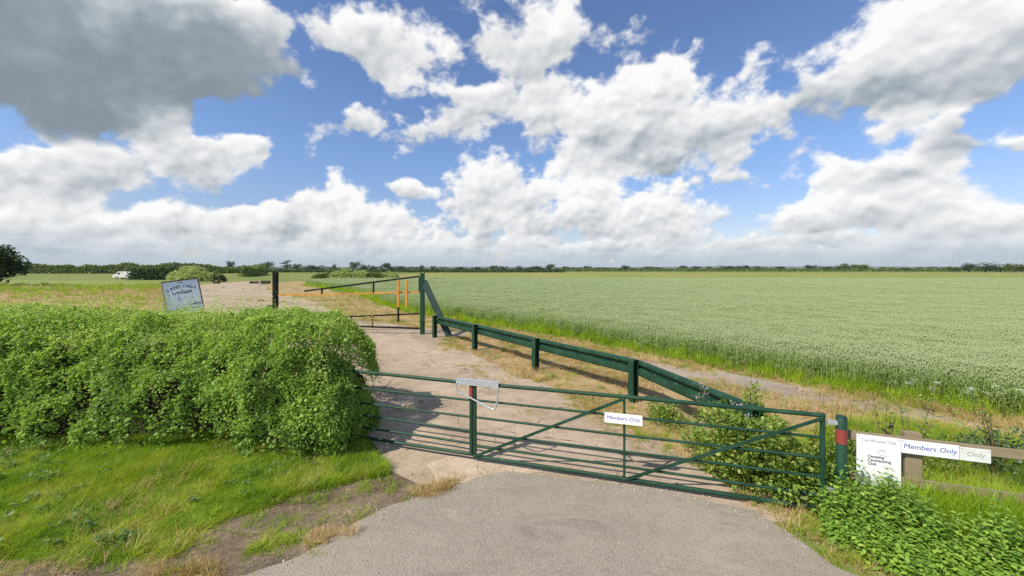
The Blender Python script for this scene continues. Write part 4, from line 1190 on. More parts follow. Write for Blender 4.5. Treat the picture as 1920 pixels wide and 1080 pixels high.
# ---- brambles, nettles, docks and flowers
MBRAM = m_leaf('bramble_leaves', [(0.0, (0.10, 0.165, 0.030)), (0.4, (0.20, 0.30, 0.045)), (0.75, (0.36, 0.43, 0.085)), (1.0, (0.52, 0.50, 0.16))], 0.38, 0.3)
MNET = m_leaf('nettle_leaves', [(0.0, (0.13, 0.23, 0.04)), (0.5, (0.24, 0.40, 0.06)), (0.85, (0.37, 0.52, 0.085)), (1.0, (0.49, 0.56, 0.14))], 0.38, 0.3)
MDOCK = m_leaf('dock_leaves', [(0.0, (0.05, 0.085, 0.035)), (0.6, (0.10, 0.16, 0.06)), (1.0, (0.20, 0.24, 0.10))], 0.25, 0.35)
MSTEM = plain('weed_stems', (0.13, 0.12, 0.055), 0.8, 0, 0.3, 8, 0.2)
MRUST = plain('dry_weed_stems', (0.20, 0.10, 0.055), 0.85, 0, 0.3, 8, 0.2)
MPINKF = plain('pink_petals', (0.50, 0.36, 0.40), 0.6, 0, 0.15, 20)
MWHITEF = plain('white_petals', (0.62, 0.66, 0.50), 0.6, 0, 0.08, 20)

def bush(name, c, rx, ry, h, nleaf, size, mat, label, cat='bush', group=None, seed=1, stems=26, ragged=0.3, stem_mat=None, rot=0.0):
    """rounded uneven shrub: foliage cloud over a spray of stems"""
    r = np.random.default_rng(seed)
    root = empty(name, (c[0], c[1], 0.0), rot)
    d = rand_dirs(r, nleaf); d[:, 2] = np.abs(d[:, 2])
    rad = r.uniform(0, 1, nleaf) ** 0.42
    lump = 1 + ragged * vnoise(d * 1.0 + seed, 1.9, seed) + 0.6 * ragged * vnoise(d + seed, 4.3, seed + 1)
    P = d * (rad * lump)[:, None] * [rx, ry, h]
    keep = vnoise(P / max(rx, h), 5.0, seed + 2) > -0.5
    P, d, rad = P[keep], d[keep], rad[keep]
    n_ = len(P)
    D = unit(d + rand_dirs(r, n_) * 1.0); NN = unit(rand_dirs(r, n_) * 0.7 + [0, 0, 0.6] + d * 0.3)
    Ln = size * r.uniform(0.6, 1.3, n_)
    v, f = leaves(P, D, NN, Ln, Ln * r.uniform(0.5, 0.8, n_), 0.18)
    tint = np.clip(r.beta(2, 2.6, n_) * 0.8 + 0.2 * vnoise(P / max(rx, h), 3.0, seed + 3) + 0.15 * (rad - 0.6), 0, 1)
    np_mesh('foliage', v, f, mat, root, {'tint': np.repeat(tint, 4)})
    m = MB()
    for i in range(stems):
        q = rand_dirs(r, 1)[0]; q[2] = abs(q[2]) + 0.3; q /= np.linalg.norm(q)
        e_ = q * [rx, ry, h] * r.uniform(0.6, 0.95)
        mid = e_ * 0.5 + np.array([0, 0, 0.08 * h])
        w = 0.004 + 0.008 * h
        m.tube([(e_[0] * 0.12, e_[1] * 0.12, -0.02), tuple(mid), tuple(e_)], [w, w * 0.7, w * 0.3], 5, False)
    m.build('stems', stem_mat or MTWIG, root)
    tag(root, label, cat, group)
    return root
bush('bramble_bush', (3.32, 5.32), 0.66, 0.80, 0.94, 8200, 0.062, MBRAM, 'tangled green bramble bush behind the hinge end of the long gate', seed=71, ragged=0.35)
bush('bramble_bush', (3.42, 5.62), 0.34, 0.30, 1.08, 2600, 0.055, MBRAM, 'upright bramble clump hiding the near end of the guard rail', seed=77, ragged=0.45)
bush('bramble_bush', (3.62, 4.78), 0.48, 0.34, 0.60, 3600, 0.058, MBRAM, 'yellowing bramble clump between the gate end and the round green post', seed=72, ragged=0.3)
bush('bramble_bush', (2.85, 7.1), 0.34, 0.6, 0.34, 1800, 0.05, MBRAM, 'low bramble growth at the foot of the nearest guard rail post', seed=73, ragged=0.4)
bush('bramble_bush', (4.6, 5.25), 0.75, 0.55, 0.62, 4200, 0.055, MBRAM, 'straggly bramble thicket just behind the white notice', seed=74, ragged=0.5)

bush('bramble_bush', (5.45, 5.35), 0.7, 0.5, 0.5, 3000, 0.05, MBRAM, 'low bramble tangle behind the Members Only sign on the fence', seed=75, ragged=0.5)
bush('bramble_bush', (6.6, 5.2), 0.8, 0.6, 0.55, 3200, 0.05, MDOCK, 'grey green dock thicket behind the right end of the fence', seed=76, ragged=0.5)

def stalk_weed(name, x, y, h, label, seed, mat, group, flower=None, nleaf=26, size=0.06, stem=None, spread=0.10):
    r = np.random.default_rng(seed)
    root = empty(name, (x, y, 0))
    lean = r.normal(0, 0.10, 2) * h
    m = MB(); tips = []
    for b_ in range(r.integers(2, 5)):
        o_ = r.normal(0, spread, 2) * h
        hh = h * r.uniform(0.72, 1.0)
        pts = [(0.02 * o_[0], 0.02 * o_[1], -0.02), (0.5 * (lean[0] + o_[0]), 0.5 * (lean[1] + o_[1]), hh * 0.55), (lean[0] + o_[0], lean[1] + o_[1], hh)]
        m.tube(pts, [0.006, 0.0045, 0.002], 5, False); tips.append(pts)
    m.build('stems', stem or MSTEM, root)
    P, D = [], []
    for i in range(nleaf * len(tips)):
        p = tips[i % len(tips)]; t = r.uniform(0.12, 0.97)
        a, b_ = (Vector(p[0]), Vector(p[1])) if t < 0.5 else (Vector(p[1]), Vector(p[2]))
        q = a.lerp(b_, (t % 0.5) * 2); an = r.uniform(0, 6.283)
        P.append(q); D.append((math.cos(an), math.sin(an), r.uniform(-0.3, 0.6)))
    P, D = np.array(P), np.array(D); n_ = len(P)
    Ln = size * r.uniform(0.5, 1.3, n_) * (1.25 - P[:, 2] / h * 0.7)
    v, f = leaves(P, D, unit(rand_dirs(r, n_) * 0.5 + [0, 0, 1]), Ln, Ln * 0.42, 0.15)
    np_mesh('foliage', v, f, mat, root, {'tint': np.repeat(r.uniform(0, 1, n_), 4)})
    if flower:
        P = np.concatenate([np.array(p[2])[None] + r.normal(0, 0.030, (22, 3)) * [1, 1, 0.5] for p in tips]); n_ = len(P)
        v, f = leaves(P, rand_dirs(r, n_), unit(rand_dirs(r, n_) * 0.4 + [0, -0.3, 1]), 0.017, 0.015, 0.1)
        np_mesh('flowers', v, f, flower, root, {'tint': np.zeros(n_ * 4)})['kind'] = 'stuff'
    tag(root, label, 'plant', group)
names_ = ['first', 'second', 'third', 'fourth', 'fifth', 'sixth', 'seventh', 'eighth', 'ninth', 'tenth', 'eleventh', 'twelfth', 'thirteenth', 'fourteenth', 'fifteenth', 'sixteenth', 'seventeenth', 'eighteenth', 'nineteenth', 'twentieth']
spots = sorted([(2.95, 6.25, 1.05, 1), (3.35, 6.1, 0.95, 1), (3.75, 6.0, 1.25, 0), (4.15, 6.3, 1.15, 0), (3.05, 5.2, 1.0, 1), (4.35, 5.6, 1.2, 0), (4.75, 5.5, 1.3, 0), (5.05, 5.2, 1.25, 2), (5.35, 5.2, 1.1, 2), (5.6, 5.4, 1.2, 2), (5.0, 5.9, 0.9, 0), (6.3, 5.0, 1.15, 2), (6.7, 5.3, 1.2, 0), (7.0, 5.2, 1.3, 2)], key=lambda s_: s_[0] / s_[1])
for i, (x_, y_, h_, kd) in enumerate(spots):
    stalk_weed('tall_weed', x_, y_, h_, '%s tall weed from the left behind gate and fence, %s' % (names_[i], ('thin brown stalks', 'mauve flowers', 'grey green leaves')[kd]), 80 + i,
               (MBRAM, MBRAM, MDOCK)[kd], 'tall weeds behind the gate and fence', MPINKF if kd == 1 else None, (16, 22, 20)[kd], (0.045, 0.06, 0.11)[kd], MRUST if kd != 1 else None)
for i, (x_, y_) in enumerate([(8.15, 7.45), (8.45, 7.3), (8.75, 7.25), (9.2, 7.15)]):
    stalk_weed('cow_parsley', x_, y_, 0.62 + 0.05 * (i % 2), '%s clump from the left of white flowering cow parsley by the crop edge' % names_[i], 120 + i, MNET, 'white cow parsley at the crop edge', MWHITEF, 12, 0.07, None, 0.22)

# nettle bed: upright stems with paired leaves
def nettles():
    r = np.random.default_rng(91)
    n = 2300
    poly = np.array([(3.45, 4.28), (3.25, 3.95), (3.55, 3.45), (4.2, 2.95), (5.2, 2.35), (8, 2.0), (8, 3.2), (5.5, 3.95), (4.0, 4.32)])
    x = r.uniform(3.2, 8, n * 5); y = r.uniform(2, 4.3, n * 5); k = inside(poly, x, y) & (nz2(x, y, 1.6, 92) > -0.55)
    x, y = x[k][:n], y[k][:n]; n = len(x)
    edge = dist_line([(3.25, 3.95), (3.55, 3.45), (4.2, 2.95), (5.2, 2.35), (8, 2.0)], x, y)
    h = np.clip(0.20 + 0.66 * edge, 0.2, 0.62) * r.uniform(0.7, 1.15, n) * (1 + 0.25 * nz2(x, y, 1.3, 93))
    lean = r.normal(0, 0.12, (n, 2))
    P, D, Ln = [], [], []
    K = 9
    for j in range(K):
        t = 0.25 + 0.75 * j / (K - 1)
        a0 = r.uniform(0, 6.283, n)
        for s_ in (0, np.pi):
            a = a0 + s_
            P.append(np.c_[x + lean[:, 0] * h * t, y + lean[:, 1] * h * t, h * t]); D.append(np.c_[np.cos(a), np.sin(a), r.uniform(-0.5, 0.15, n)])
            Ln.append(r.uniform(0.055, 0.095, n) * (1.15 - 0.5 * t))
    P, D, Ln = np.concatenate(P), np.concatenate(D), np.concatenate(Ln)
    v, f = leaves(P, D, unit(rand_dirs(r, len(P)) * 0.35 + [0, 0, 1]), Ln, Ln * 0.58, 0.12)
    tint = np.clip(np.tile(r.uniform(0.1, 0.7, n), 2 * K) + r.normal(0, 0.14, len(P)) + 0.2 * nz2(P[:, 0], P[:, 1], 0.9, 94), 0, 1)
    w = 0.003
    sv = np.stack([np.c_[x - w, y, 0 * x], np.c_[x + w, y, 0 * x], np.c_[x + lean[:, 0] * h, y + lean[:, 1] * h, h]], 1).reshape(-1, 3)
    sf = np.arange(3 * n).reshape(-1, 3) + len(v)
    o = np_mesh('nettles', np.concatenate([v, sv]), np.concatenate([f, sf]), MNET, None, {'tint': np.concatenate([np.repeat(tint, 4), np.full(3 * n, 0.3)])})
    tag(o, 'dense bed of leafy green nettles at the foot of the fence', 'nettles', None, 'stuff')
nettles()
# broad-leaved weeds in the verge
MCLOV = m_leaf('verge_weed_leaves', [(0.0, (0.06, 0.12, 0.03)), (0.6, (0.12, 0.21, 0.05)), (1.0, (0.22, 0.30, 0.12))], 0.3, 0.3)
def verge_weeds():
    r = np.random.default_rng(95)
    x, y = pts_in(VERGE, 900, r, lambda a, b_: verge_cover(a, b_) * np.clip(0.25 + 0.9 * nz2(a, b_, 0.8, 96) + 1.2 * ((a < -4.0) & (b_ < 4.1)), 0.05, 1))
    n = len(x); k = 16
    ii = np.repeat(np.arange(n), k); a = r.uniform(0, 6.283, n * k)
    P = np.c_[x[ii] + 0.03 * np.cos(a), y[ii] + 0.03 * np.sin(a), r.uniform(0.03, 0.13, n * k)]
    Ln = r.uniform(0.03, 0.075, n * k)
    v, f = leaves(P, np.c_[np.cos(a), np.sin(a), r.uniform(-0.1, 0.7, n * k)], unit(rand_dirs(r, n * k) * 0.4 + [0, 0, 1]), Ln, Ln * 0.55, 0.12)
    o = np_mesh('verge_weeds', v, f, MCLOV, None, {'tint': np.repeat(r.uniform(0, 1, n * k), 4)})
    tag(o, 'low broad-leaved weeds growing through the verge grass', 'weeds', None, 'stuff')
verge_weeds()
# loose grit
def stones():
    r = np.random.default_rng(97)
    MST = plain('grit', (0.42, 0.37, 0.30), 0.9, 0, 0.35, 9, 0.2)
    protos = []
    for _ in range(4):
        q = rand_dirs(r, 14) * r.uniform(0.7, 1.0, (14, 1)) * [1, 0.8, 0.55]
        import bmesh
        bm = bmesh.new()
        for p in q: bm.verts.new(p)
        bmesh.ops.convex_hull(bm, input=bm.verts)
        me = bpy.data.meshes.new('stone'); bm.to_mesh(me); bm.free(); me.materials.append(MST); protos.append(me)
    x = np.concatenate([r.uniform(-2, 3.2, 2600), r.uniform(-2.6, 3.4, 5200)]); y = np.concatenate([r.uniform(3.5, 5.6, 2600), r.uniform(3.4, 7.5, 5200)])
    ed = dist_line(ROAD[7:21], x, y)
    k = (ed < 0.28 * r.uniform(0, 1, len(x)) ** 0.6) | (r.uniform(0, 1, len(x)) < 0.06)
    x2, y2 = pts_in(DV, 2600, r, lambda a, b_: np.clip(0.2 + 0.9 * nz2(a, b_, 0.7, 98), 0, 1))
    x = np.concatenate([x[k], x2]); y = np.concatenate([y[k], y2]); n = len(x)
    scatter('loose_grit', np.c_[x, y, np.full(n, 0.02)], r.uniform(0, 6.28, (n, 3)), iso(r.gamma(2.0, 0.0032, n) + 0.002), protos, 'loose grit and small stones along the tarmac edge', 'gravel', 19)
stones()

# weeds rooted in the joints and along the ragged edges of the drive
rj = np.random.default_rng(131)
JOINTS = [[(-3.0, 13.6), (-0.9, 12.6)], [(-4.6, 12.0), (-2.4, 11.4), (0.0, 11.0)], [(-3.2, 9.6), (-1.4, 9.2), (0.9, 9.3)], [(-2.6, 7.7), (-0.6, 7.9), (1.6, 7.4)], [(-9.5, 16.5), (-5.0, 18.2), (-2.0, 17.0)], [(-1.2, 11.2), (-0.3, 9.2)], [(-12, 24), (-20, 27)], [(-15, 30), (-27, 36)], [(-6, 20.2), (-12.5, 22.5)]]
X_, Y_ = [], []
for jn in JOINTS:
    for (ax, ay), (bx, by) in zip(jn[:-1], jn[1:]):
        m_ = int(60 * math.hypot(bx - ax, by - ay)); t = rj.uniform(0, 1, m_)
        px_ = ax + (bx - ax) * t; py_ = ay + (by - ay) * t
        sp_ = 0.05 + 0.10 * (nz2(px_, py_, 1.0, 133) > 0.1)
        px_ = px_ + rj.normal(0, sp_); py_ = py_ + rj.normal(0, sp_) + 0.14 * nz2(px_, py_, 1.3, 132)
        k = nz2(px_, py_, 1.7, 134) > 0.05
        X_.append(px_[k]); Y_.append(py_[k])
edge_d = np.array(DRIVE)
t = rj.uniform(0, 1, 5200); i = rj.integers(6, 22, 5200)
px_ = edge_d[i, 0] + (edge_d[(i + 1) % len(edge_d), 0] - edge_d[i, 0]) * t + rj.normal(0, 0.22, 5200)
py_ = edge_d[i, 1] + (edge_d[(i + 1) % len(edge_d), 1] - edge_d[i, 1]) * t + rj.normal(0, 0.22, 5200)
k = nz2(px_, py_, 0.9, 135) > -0.1
X_.append(px_[k]); Y_.append(py_[k])
x = np.concatenate(X_); y = np.concatenate(Y_)
scatter('drive_weeds', np.c_[x, y, 0 * x + 0.008], rots(rj, len(x), 0.35), iso(rj.uniform(0.25, 0.85, len(x)) * np.clip(y / 14, 0.8, 2)), straw_low * 2 + straw + tufts_low, 'dry weeds rooted in the joints and edges of the drive', 'weeds', 20)

# dry grass and weeds creeping over the side track
ed_ = np.array(TRACK)
t = rj.uniform(0, 1, 5200); i = rj.integers(0, len(TRACK), 5200)
px_ = ed_[i, 0] + (ed_[(i + 1) % len(ed_), 0] - ed_[i, 0]) * t + rj.normal(0, 0.30, 5200)
py_ = ed_[i, 1] + (ed_[(i + 1) % len(ed_), 1] - ed_[i, 1]) * t + rj.normal(0, 0.30, 5200)
x2, y2 = pts_in(TRACK, 6000, rj, lambda a, b_: np.clip(nz2(a, b_, 0.8, 141) - 0.15, 0, 1) + 0.8 * np.clip((a - 6.5) / 2.5, 0, 0.7))
x = np.concatenate([px_, x2]); y = np.concatenate([py_, y2]); k = nz2(x, y, 0.7, 142) > -0.25; x, y = x[k], y[k]
scatter('track_weeds', np.c_[x, y, 0 * x + 0.006], rots(rj, len(x), 0.35), iso(rj.uniform(0.4, 1.3, len(x))), straw_low * 2 + straw + tufts_low, 'dry grass and weeds creeping over the side track', 'weeds', 21)
# long grass leaning through the fence rails
s_ = rj.uniform(0.35, 4.4, 900); off_ = rj.uniform(-0.02, 0.34, 900)
x = F0.x + fd.x * s_ + fn.x * off_; y = F0.y + fd.y * s_ + fn.y * off_
scatter('fence_grass', np.c_[x, y, 0 * x], rots(rj, len(x), 0.2), np.c_[np.ones(900), np.ones(900), rj.uniform(0.45, 0.95, 900)], tall, 'long green grass growing up against the timber fence', 'grass', 22)
# bleached fringe where the verge meets the tarmac
rd = np.array([(-6, 3.5), (-4.5, 3.5), (-3.2, 3.5), (-2.45, 3.55), (-2.1, 3.8), (-1.9, 4.05), (-1.72, 4.3), (-1.55, 4.5), (-1.1, 4.72), (-0.7, 5.0)])
i = rj.integers(0, len(rd) - 1, 1500); t = rj.uniform(0, 1, 1500)
x = rd[i, 0] + (rd[i + 1, 0] - rd[i, 0]) * t + rj.normal(-0.07, 0.08, 1500); y = rd[i, 1] + (rd[i + 1, 1] - rd[i, 1]) * t + rj.normal(0.07, 0.08, 1500)
k = (nz2(x, y, 1.8, 144) > 0.12) & (rj.uniform(0, 1, len(x)) < np.clip((x + 5.5) / 3.0, 0.3, 1)); x, y = x[k], y[k]
scatter('verge_fringe', np.c_[x, y, 0 * x + 0.015], rots(rj, len(x), 0.5), iso(rj.uniform(0.35, 0.9, len(x))), straw_low * 3 + straw, 'bleached ragged grass fringe where the verge meets the tarmac', 'grass', 23)

# ------------------------------------------------------------------ trees, hedgerows and things in the distance
MTREE = m_leaf('tree_leaves', [(0.0, (0.022, 0.040, 0.012)), (0.5, (0.045, 0.080, 0.020)), (1.0, (0.090, 0.14, 0.034))], 0.25, 0.2)
MTREE2 = m_leaf('lighter_tree_leaves', [(0.0, (0.055, 0.090, 0.022)), (0.5, (0.125, 0.18, 0.036)), (1.0, (0.23, 0.28, 0.065))], 0.28, 0.2)
MPALE = m_leaf('pale_bush_leaves', [(0.0, (0.24, 0.31, 0.09)), (0.5, (0.44, 0.52, 0.18)), (1.0, (0.66, 0.68, 0.36))], 0.3, 0.2)
def tree_meshes(r, nleaf, size, shape, mat):
    """unit tree, 1 high and about 1 wide; returns crown and trunk meshes"""
    lobes = []
    for i in range(13 if shape != 'cedar' else 6):
        if shape == 'round': c_ = np.array([r.normal(0, 0.17), r.normal(0, 0.17), r.uniform(0.26, 0.76)]); s_ = np.array([0.22, 0.22, 0.22]) * r.uniform(0.8, 1.3)
        elif shape == 'wide': c_ = np.array([r.uniform(-0.36, 0.36), r.normal(0, 0.14), r.uniform(0.20, 0.74)]); s_ = np.array([0.20, 0.18, 0.24]) * r.uniform(0.7, 1.3)
        elif shape == 'tall': c_ = np.array([r.normal(0, 0.08), r.normal(0, 0.08), r.uniform(0.35, 0.88)]); s_ = np.array([0.15, 0.15, 0.16]) * r.uniform(0.7, 1.2)
        else: c_ = np.array([r.normal(0, 0.10), r.normal(0, 0.10), (0.92, 0.80, 0.66, 0.5, 0.42, 0.36)[i]]); s_ = np.array([0.20 + 0.05 * i, 0.20, 0.055 + 0.02 * (i > 2)])
        lobes.append((c_, s_))
    P = []
    for c_, s_ in lobes:
        d = rand_dirs(r, nleaf // len(lobes)); rad = r.uniform(0, 1, (len(d), 1)) ** 0.4
        P.append(c_ + d * rad * s_ * (1 + 0.3 * vnoise(d, 2.5, int(r.integers(99))))[:, None])
    P = np.concatenate(P); n = len(P)
    P = P[(vnoise(P, 9.0, 5) > -0.45)]; n = len(P)
    P[:, 2] = np.minimum(P[:, 2], 1.0)
    Ln = size * r.uniform(0.6, 1.4, n)
    v, f = leaves(P, rand_dirs(r, n), unit(rand_dirs(r, n) + [0, 0, 0.5]), Ln, Ln * 0.7, 0.15)
    crown = mesh_only('crown', v, f, mat, {'tint': np.repeat(np.clip(r.beta(2, 2, n) * 0.7 + 0.3 * P[:, 2] + 0.15 * vnoise(P, 4, 8), 0, 1), 4)})
    m = MB()
    m.tube([(0, 0, -0.03), (0.005, 0, 0.15), (0.01, 0.005, 0.35), (0.0, 0, 0.72)], [0.034, 0.026, 0.02, 0.006], 8)
    for c_, s_ in lobes:
        m.tube([(0.006, 0, 0.18 + 0.15 * r.uniform()), tuple(c_ * [0.5, 0.5, 0.85]), tuple(c_)], [0.014, 0.010, 0.004], 5, False)
    t = m.build('trunk', MBARK); tm = t.data; bpy.data.objects.remove(t)
    return crown, tm
rt = np.random.default_rng(61)
TR = {'round': [tree_meshes(rt, 1500, 0.06, 'round', MTREE) for _ in range(3)], 'wide': [tree_meshes(rt, 1700, 0.055, 'wide', MTREE) for _ in range(3)],
      'tall': [tree_meshes(rt, 1100, 0.055, 'tall', MTREE)], 'cedar': [tree_meshes(rt, 1300, 0.05, 'cedar', MTREE)], 'light': [tree_meshes(rt, 1600, 0.06, 'round', MTREE2), tree_meshes(rt, 1600, 0.06, 'wide', MTREE2)]}
def tree(x, y, h, w, kind, label, group, rz=0.0, pick=0):
    crown, trunk = TR[kind][pick % len(TR[kind])]
    root = empty('tree', (x, y, 0), rz)
    base_w = {'round': 0.80, 'wide': 1.0, 'tall': 0.45, 'cedar': 0.85, 'light': 0.85}[kind]
    root.scale = (w / base_w, w / base_w, h)
    link(bpy.data.objects.new('crown', crown), root); link(bpy.data.objects.new('trunk', trunk), root)
    tag(root, label, 'tree', group)
# bearing (tangent), distance, height, crown width, kind
FAR = []
for px, top, wd, kd, Y in [(428, 492, 7, 'tall', 520), (434, 491, 9, 'round', 520), (502, 492, 24, 'round', 560), (537, 491, 22, 'cedar', 560), (557, 496, 13, 'round', 560), (588, 498, 40, 'wide', 600), (627, 496, 9, 'round', 560),
        (665, 492, 17, 'round', 560), (684, 497, 20, 'wide', 580), (700, 499, 12, 'round', 580), (728, 494, 30, 'wide', 540), (750, 499, 18, 'wide', 580), (791, 498, 11, 'round', 560), (812, 500, 9, 'round', 580), (862, 501, 14, 'wide', 600),
        (895, 501, 16, 'wide', 600), (926, 499, 13, 'round', 580), (944, 500, 18, 'wide', 580), (973, 499, 11, 'round', 560), (1008, 500, 32, 'wide', 560), (1032, 496, 18, 'round', 540), (1059, 500, 12, 'round', 560), (1102, 500, 12, 'round', 560),
        (1130, 502, 20, 'wide', 580), (1172, 498, 23, 'wide', 480), (1215, 501, 14, 'round', 480), (1280, 499, 15, 'round', 480), (1306, 500, 24, 'wide', 480), (1329, 501, 8, 'round', 480), (1363, 499, 26, 'wide', 460), (1384, 499, 15, 'round', 460),
        (1399, 499, 10, 'tall', 460), (1420, 500, 14, 'round', 460), (1465, 500, 21, 'wide', 430), (1520, 498, 17, 'round', 400), (1548, 500, 22, 'wide', 400), (1572, 498, 16, 'round', 380), (1596, 494, 27, 'light', 350), (1619, 495, 19, 'light', 350),
        (1665, 501, 22, 'light', 380), (1700, 503, 20, 'wide', 400), (1735, 502, 28, 'light', 360), (1768, 503, 14, 'round', 340), (1787, 500, 22, 'light', 300), (1816, 495, 22, 'round', 290), (1848, 493, 28, 'round', 280), (1876, 499, 18, 'light', 280), (1904, 494, 30, 'light', 270), (1935, 492, 26, 'round', 270)]:
    FAR.append(((px - 960) / 720, Y, 1.12 * (2.85 + (504.5 - top) / 720 * Y), wd / 720 * Y, kd))
words_ = {'round': 'dark round-crowned', 'wide': 'dark broad-crowned', 'tall': 'thin dark', 'cedar': 'flat-topped layered dark', 'light': 'lighter green'}
def ordinal(n): return '%d%s' % (n, 'th' if 10 <= n % 100 <= 20 else {1: 'st', 2: 'nd', 3: 'rd'}.get(n % 10, 'th'))
for i, (tx, Y, h, w, kd) in enumerate(FAR):
    side = 'left of the black post' if tx < -0.65 else ('above the height barrier' if tx < -0.22 else ('above the middle of the wheat' if tx < 0.45 else 'above the right of the wheat'))
    tree(tx * Y, Y, h, w * 1.12, kd, '%s tree on the horizon %s, %s from the left' % (words_[kd], side, ordinal(i + 1)), 'trees along the far horizon', rt.uniform(-0.5, 0.5), i)
# nearer tree at the left edge
crown, trunk = tree_meshes(np.random.default_rng(8), 9000, 0.045, 'wide', MTREE)
root = empty('tree', (-81.6, 60, 0)); root.scale = (10.5, 10.5, 7.0)
link(bpy.data.objects.new('crown', crown), root); link(bpy.data.objects.new('trunk', trunk), root)
tag(root, 'large dark leafy tree at the left edge of the meadow', 'tree')

def hedgerow(name, pts, h, depth, n, size, mat, label, seed, lumps=0.35):
    """long field hedge following a polyline"""
    r = np.random.default_rng(seed)
    pts = np.array(pts, float); seg = np.linalg.norm(np.diff(pts, axis=0), axis=1); cum = np.r_[0, np.cumsum(seg)]
    s_ = r.uniform(0, cum[-1], n); i = np.clip(np.searchsorted(cum, s_) - 1, 0, len(seg) - 1); t = (s_ - cum[i]) / seg[i]
    base = pts[i] + (pts[i + 1] - pts[i]) * t[:, None]
    hh = h * (1 + lumps * vnoise(np.c_[s_, 0 * s_, 0 * s_], 1 / (3.0 * h), seed) + 0.6 * lumps * vnoise(np.c_[s_, 0 * s_, 0 * s_], 1 / (1.0 * h), seed + 1))
    z = hh * r.uniform(0, 1, n) ** 0.8
    off = r.normal(0, depth * 0.35, n) * np.sqrt(np.clip(1.1 - z / hh, 0.15, 1))
    P = np.c_[base[:, 0] + 0.2 * off, base[:, 1] + off, z]
    Ln = size * r.uniform(0.6, 1.4, n)
    v, f = leaves(P, rand_dirs(r, n), unit(rand_dirs(r, n) + [0, -0.3, 0.4]), Ln, Ln * 0.75, 0.15)
    o0 = np.array([pts[0][0], pts[0][1], 0])
    root = empty(name, tuple(o0))
    tint = np.clip(r.beta(2, 2, n) * 0.65 + 0.35 * z / h + 0.2 * vnoise(P, 1 / h, seed + 4), 0, 1)
    np_mesh('foliage', v - o0, f, mat, root, {'tint': np.repeat(tint, 4)})
    m = MB()
    for k in range(int(cum[-1] / (2.2 * h)) + 2):
        q = min(cum[-1], k * 2.2 * h); j = min(np.searchsorted(cum, q, 'right') - 1, len(seg) - 1)
        b_ = pts[j] + (pts[j + 1] - pts[j]) * (q - cum[j]) / seg[j] - o0[:2]
        m.tube([(b_[0], b_[1], -0.05), (b_[0] + 0.1, b_[1], h * 0.8)], [0.05 * h, 0.02 * h], 5)
    m.build('stems', MBARK, root)
    return tag(root, label, 'hedge')
hedgerow('field_hedge', [(-268, 206), (-225, 204), (-186, 205), (-150, 215)], 4.2, 4.0, 16000, 0.75, MTREE2, 'tall dark hedge along the back of the left meadow', 201)
hedgerow('field_hedge', [(-92, 93), (-86, 93.5), (-80.5, 94)], 2.9, 3.0, 7000, 0.35, MTREE, 'dark clipped-looking hedge block beside the white van', 202, 0.15)
hedgerow('field_hedge', [(-150, 215), (-110, 170), (-92, 136), (-87, 125)], 3.6, 4.0, 9000, 0.6, MTREE2, 'olive green hedge running behind the pale bush', 203, 0.3)
hedgerow('field_hedge', [(-185, 262), (-120, 258), (-60, 256), (0, 256), (36, 262)], 1.75, 3.0, 14000, 0.6, MTREE, 'long low dark hedge beyond the old runway and barrier', 204, 0.12)
hedgerow('field_hedge', [(40, 330), (150, 330), (260, 330), (420, 320), (560, 300)], 2.2, 4.0, 16000, 0.8, MTREE2, 'low hedge along the back of the meadow beyond the wheat', 205, 0.35)
r_ = np.random.default_rng(206)
o = hedgerow('distant_woods', [(-900, 700), (-500, 640), (-200, 610), (100, 600), (400, 560), (800, 520), (1100, 480)], 3.0, 14.0, 34000, 1.5, MTREE, '', 207, 0.6)
for k_ in ('label', 'category'):
    if k_ in o: del o[k_]
fo = [c_ for c_ in o.children if c_.name.startswith('foliage')][0]
fo.parent = None; fo.location = o.location; fo.name = 'distant_woods'; st_ = o.children[0]; bpy.data.objects.remove(st_); bpy.data.objects.remove(o); fo.name = 'distant_woods'
tag(fo, 'continuous dark line of far woods and hedges along the horizon', 'woods', None, 'stuff')

# bushes on the airfield
bush('flowering_bush', (-70.0, 84), 4.6, 3.0, 3.0, 7000, 0.34, MPALE, 'pale yellow-green rounded bush behind the A-board', 'bush', None, 301, 14, 0.22)
bush('dark_bush', (-66.5, 86.5), 1.9, 1.6, 1.7, 1800, 0.26, MTREE2, 'small darker bush at the right foot of the pale bush', 'bush', None, 302, 8, 0.25)
bush('dark_bush', (-60.5, 80), 0.75, 0.7, 1.7, 900, 0.2, MTREE, 'little dark bush alone in the meadow right of the A-board', 'bush', None, 303, 6, 0.25)
mound = [(-49.5, 108, 3.4, 2.1), (-46.0, 106, 4.2, 2.7), (-42.2, 107, 3.8, 2.3), (-38.4, 108, 3.4, 1.7), (-35.0, 109, 2.8, 1.9), (-53.5, 109, 3.0, 1.2)]
for i, (x_, y_, w_, h_) in enumerate(sorted(mound)):
    bush('scrub_bush', (x_, y_), w_, 2.6, h_, 2600, 0.36, MPALE if i in (2, 3, 5) else MTREE2, '%s bush from the left in the scrub mound above the orange boom' % names_[i], 'bush', 'scrub bushes beyond the barrier', 310 + i, 8, 0.3)

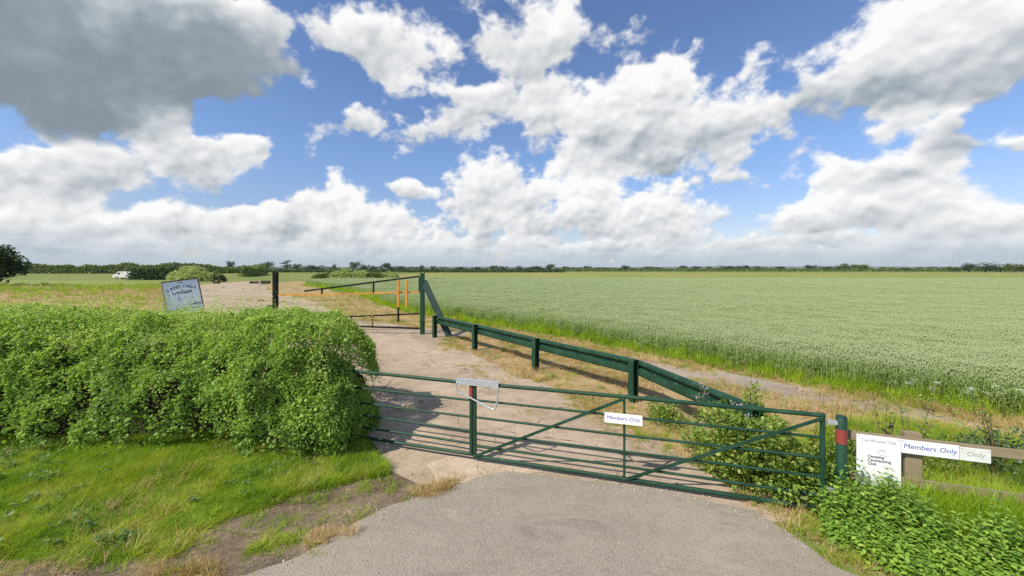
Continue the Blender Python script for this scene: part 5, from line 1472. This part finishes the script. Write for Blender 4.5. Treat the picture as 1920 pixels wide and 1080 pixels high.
# white van half hidden by the hedge block
root = empty('parked_van', (-102.0, 101.5, 0), R(6))
MVAN = plain('white_vehicle_paint', (0.78, 0.78, 0.76), 0.3, 0, 0.03, 3)
MGLASS = plain('dark_vehicle_glass', (0.03, 0.04, 0.045), 0.1, 0, 0.1, 2)
MTYRE = plain('tyre_rubber', (0.02, 0.02, 0.02), 0.9, 0, 0.2, 6)
prof = [(-2.5, 0.35), (2.5, 0.35), (2.5, 1.75), (2.3, 1.95), (-1.0, 1.98), (-1.35, 1.9), (-1.95, 1.25), (-2.45, 1.1), (-2.55, 0.8)]
m = MB(); n_ = len(prof)
m.add([(x_, s_ * 0.9, z_) for s_ in (-1, 1) for x_, z_ in prof], [tuple(range(n_)), tuple(range(2 * n_ - 1, n_ - 1, -1))] + [(i, i + n_, (i + 1) % n_ + n_, (i + 1) % n_) for i in range(n_)])
m.build('body', MVAN, root, bevel=0.06)
MB().box((-1.05, -0.905, 1.5), (0.75, 0.02, 0.42)).build('side_window', MGLASS, root)
MB().sweep([(-0.8, -0.02), (0.8, -0.02), (0.8, 0.02), (-0.8, 0.02)], (-1.92, 0, 1.33), (-1.42, 0, 1.84), (0, 1, 0)).build('windscreen', MGLASS, root)
for x_ in (-1.6, 1.6):
    for s_ in (-1, 1):
        wl = MB().tube([(x_, s_ * 0.93, 0.34), (x_, s_ * 0.72, 0.34)], 0.34, 18).build('wheel', MTYRE, root)
        MB().tube([(x_, s_ * 0.945, 0.34), (x_, s_ * 0.90, 0.34)], 0.2, 12).build('rim', MZINC, wl)
tag(root, 'white parked van partly hidden by the dark hedge block in the left meadow', 'van')
# dark low blocks on the edge of the old runway
MBLK = plain('tarred_timber', (0.05, 0.035, 0.03), 0.9, 0, 0.3, 3)
def low_block(x_, y_, w_, h_, label):
    root = empty('log_pile', (x_, y_, 0), R(3))
    for j in range(2):
        for k in range(2):
            MB().tube([(-w_ / 2, 0.28 * (j - 0.5), h_ * (0.27 + 0.5 * k)), (w_ / 2, 0.28 * (j - 0.5), h_ * (0.27 + 0.46 * k))], h_ * 0.25, 9).build('log', MBLK, root, smooth=True)
    tag(root, label, 'logs', 'dark log piles beside the old runway')
low_block(-54.6, 71, 1.1, 0.50, 'dark low log pile in the meadow just right of the A-board')
low_block(-48.0, 71.5, 1.5, 0.42, 'dark log pile on the old runway edge, left of the black barrier post')
low_block(-45.6, 71.0, 1.6, 0.55, 'larger dark log pile nearest the black barrier post')

# ------------------------------------------------------------------ thin summer haze
def haze():
    k = bpy.data.materials.new('haze'); k.use_nodes = True
    t = k.node_tree; t.nodes.clear()
    o_ = t.nodes.new('ShaderNodeOutputMaterial'); v = t.nodes.new('ShaderNodeVolumePrincipled')
    v.inputs['Color'].default_value = (0.86, 0.92, 1.0, 1); v.inputs['Density'].default_value = 0.00008
    t.links.new(v.outputs[0], o_.inputs['Volume'])
    b_ = 11200.0
    o = MB().box((0, 0, 20.5), (2 * b_, 2 * b_, 43)).build('haze', k)
    tag(o, kind='stuff'); tag(o, 'thin pale summer haze over the far fields', 'haze')
haze()
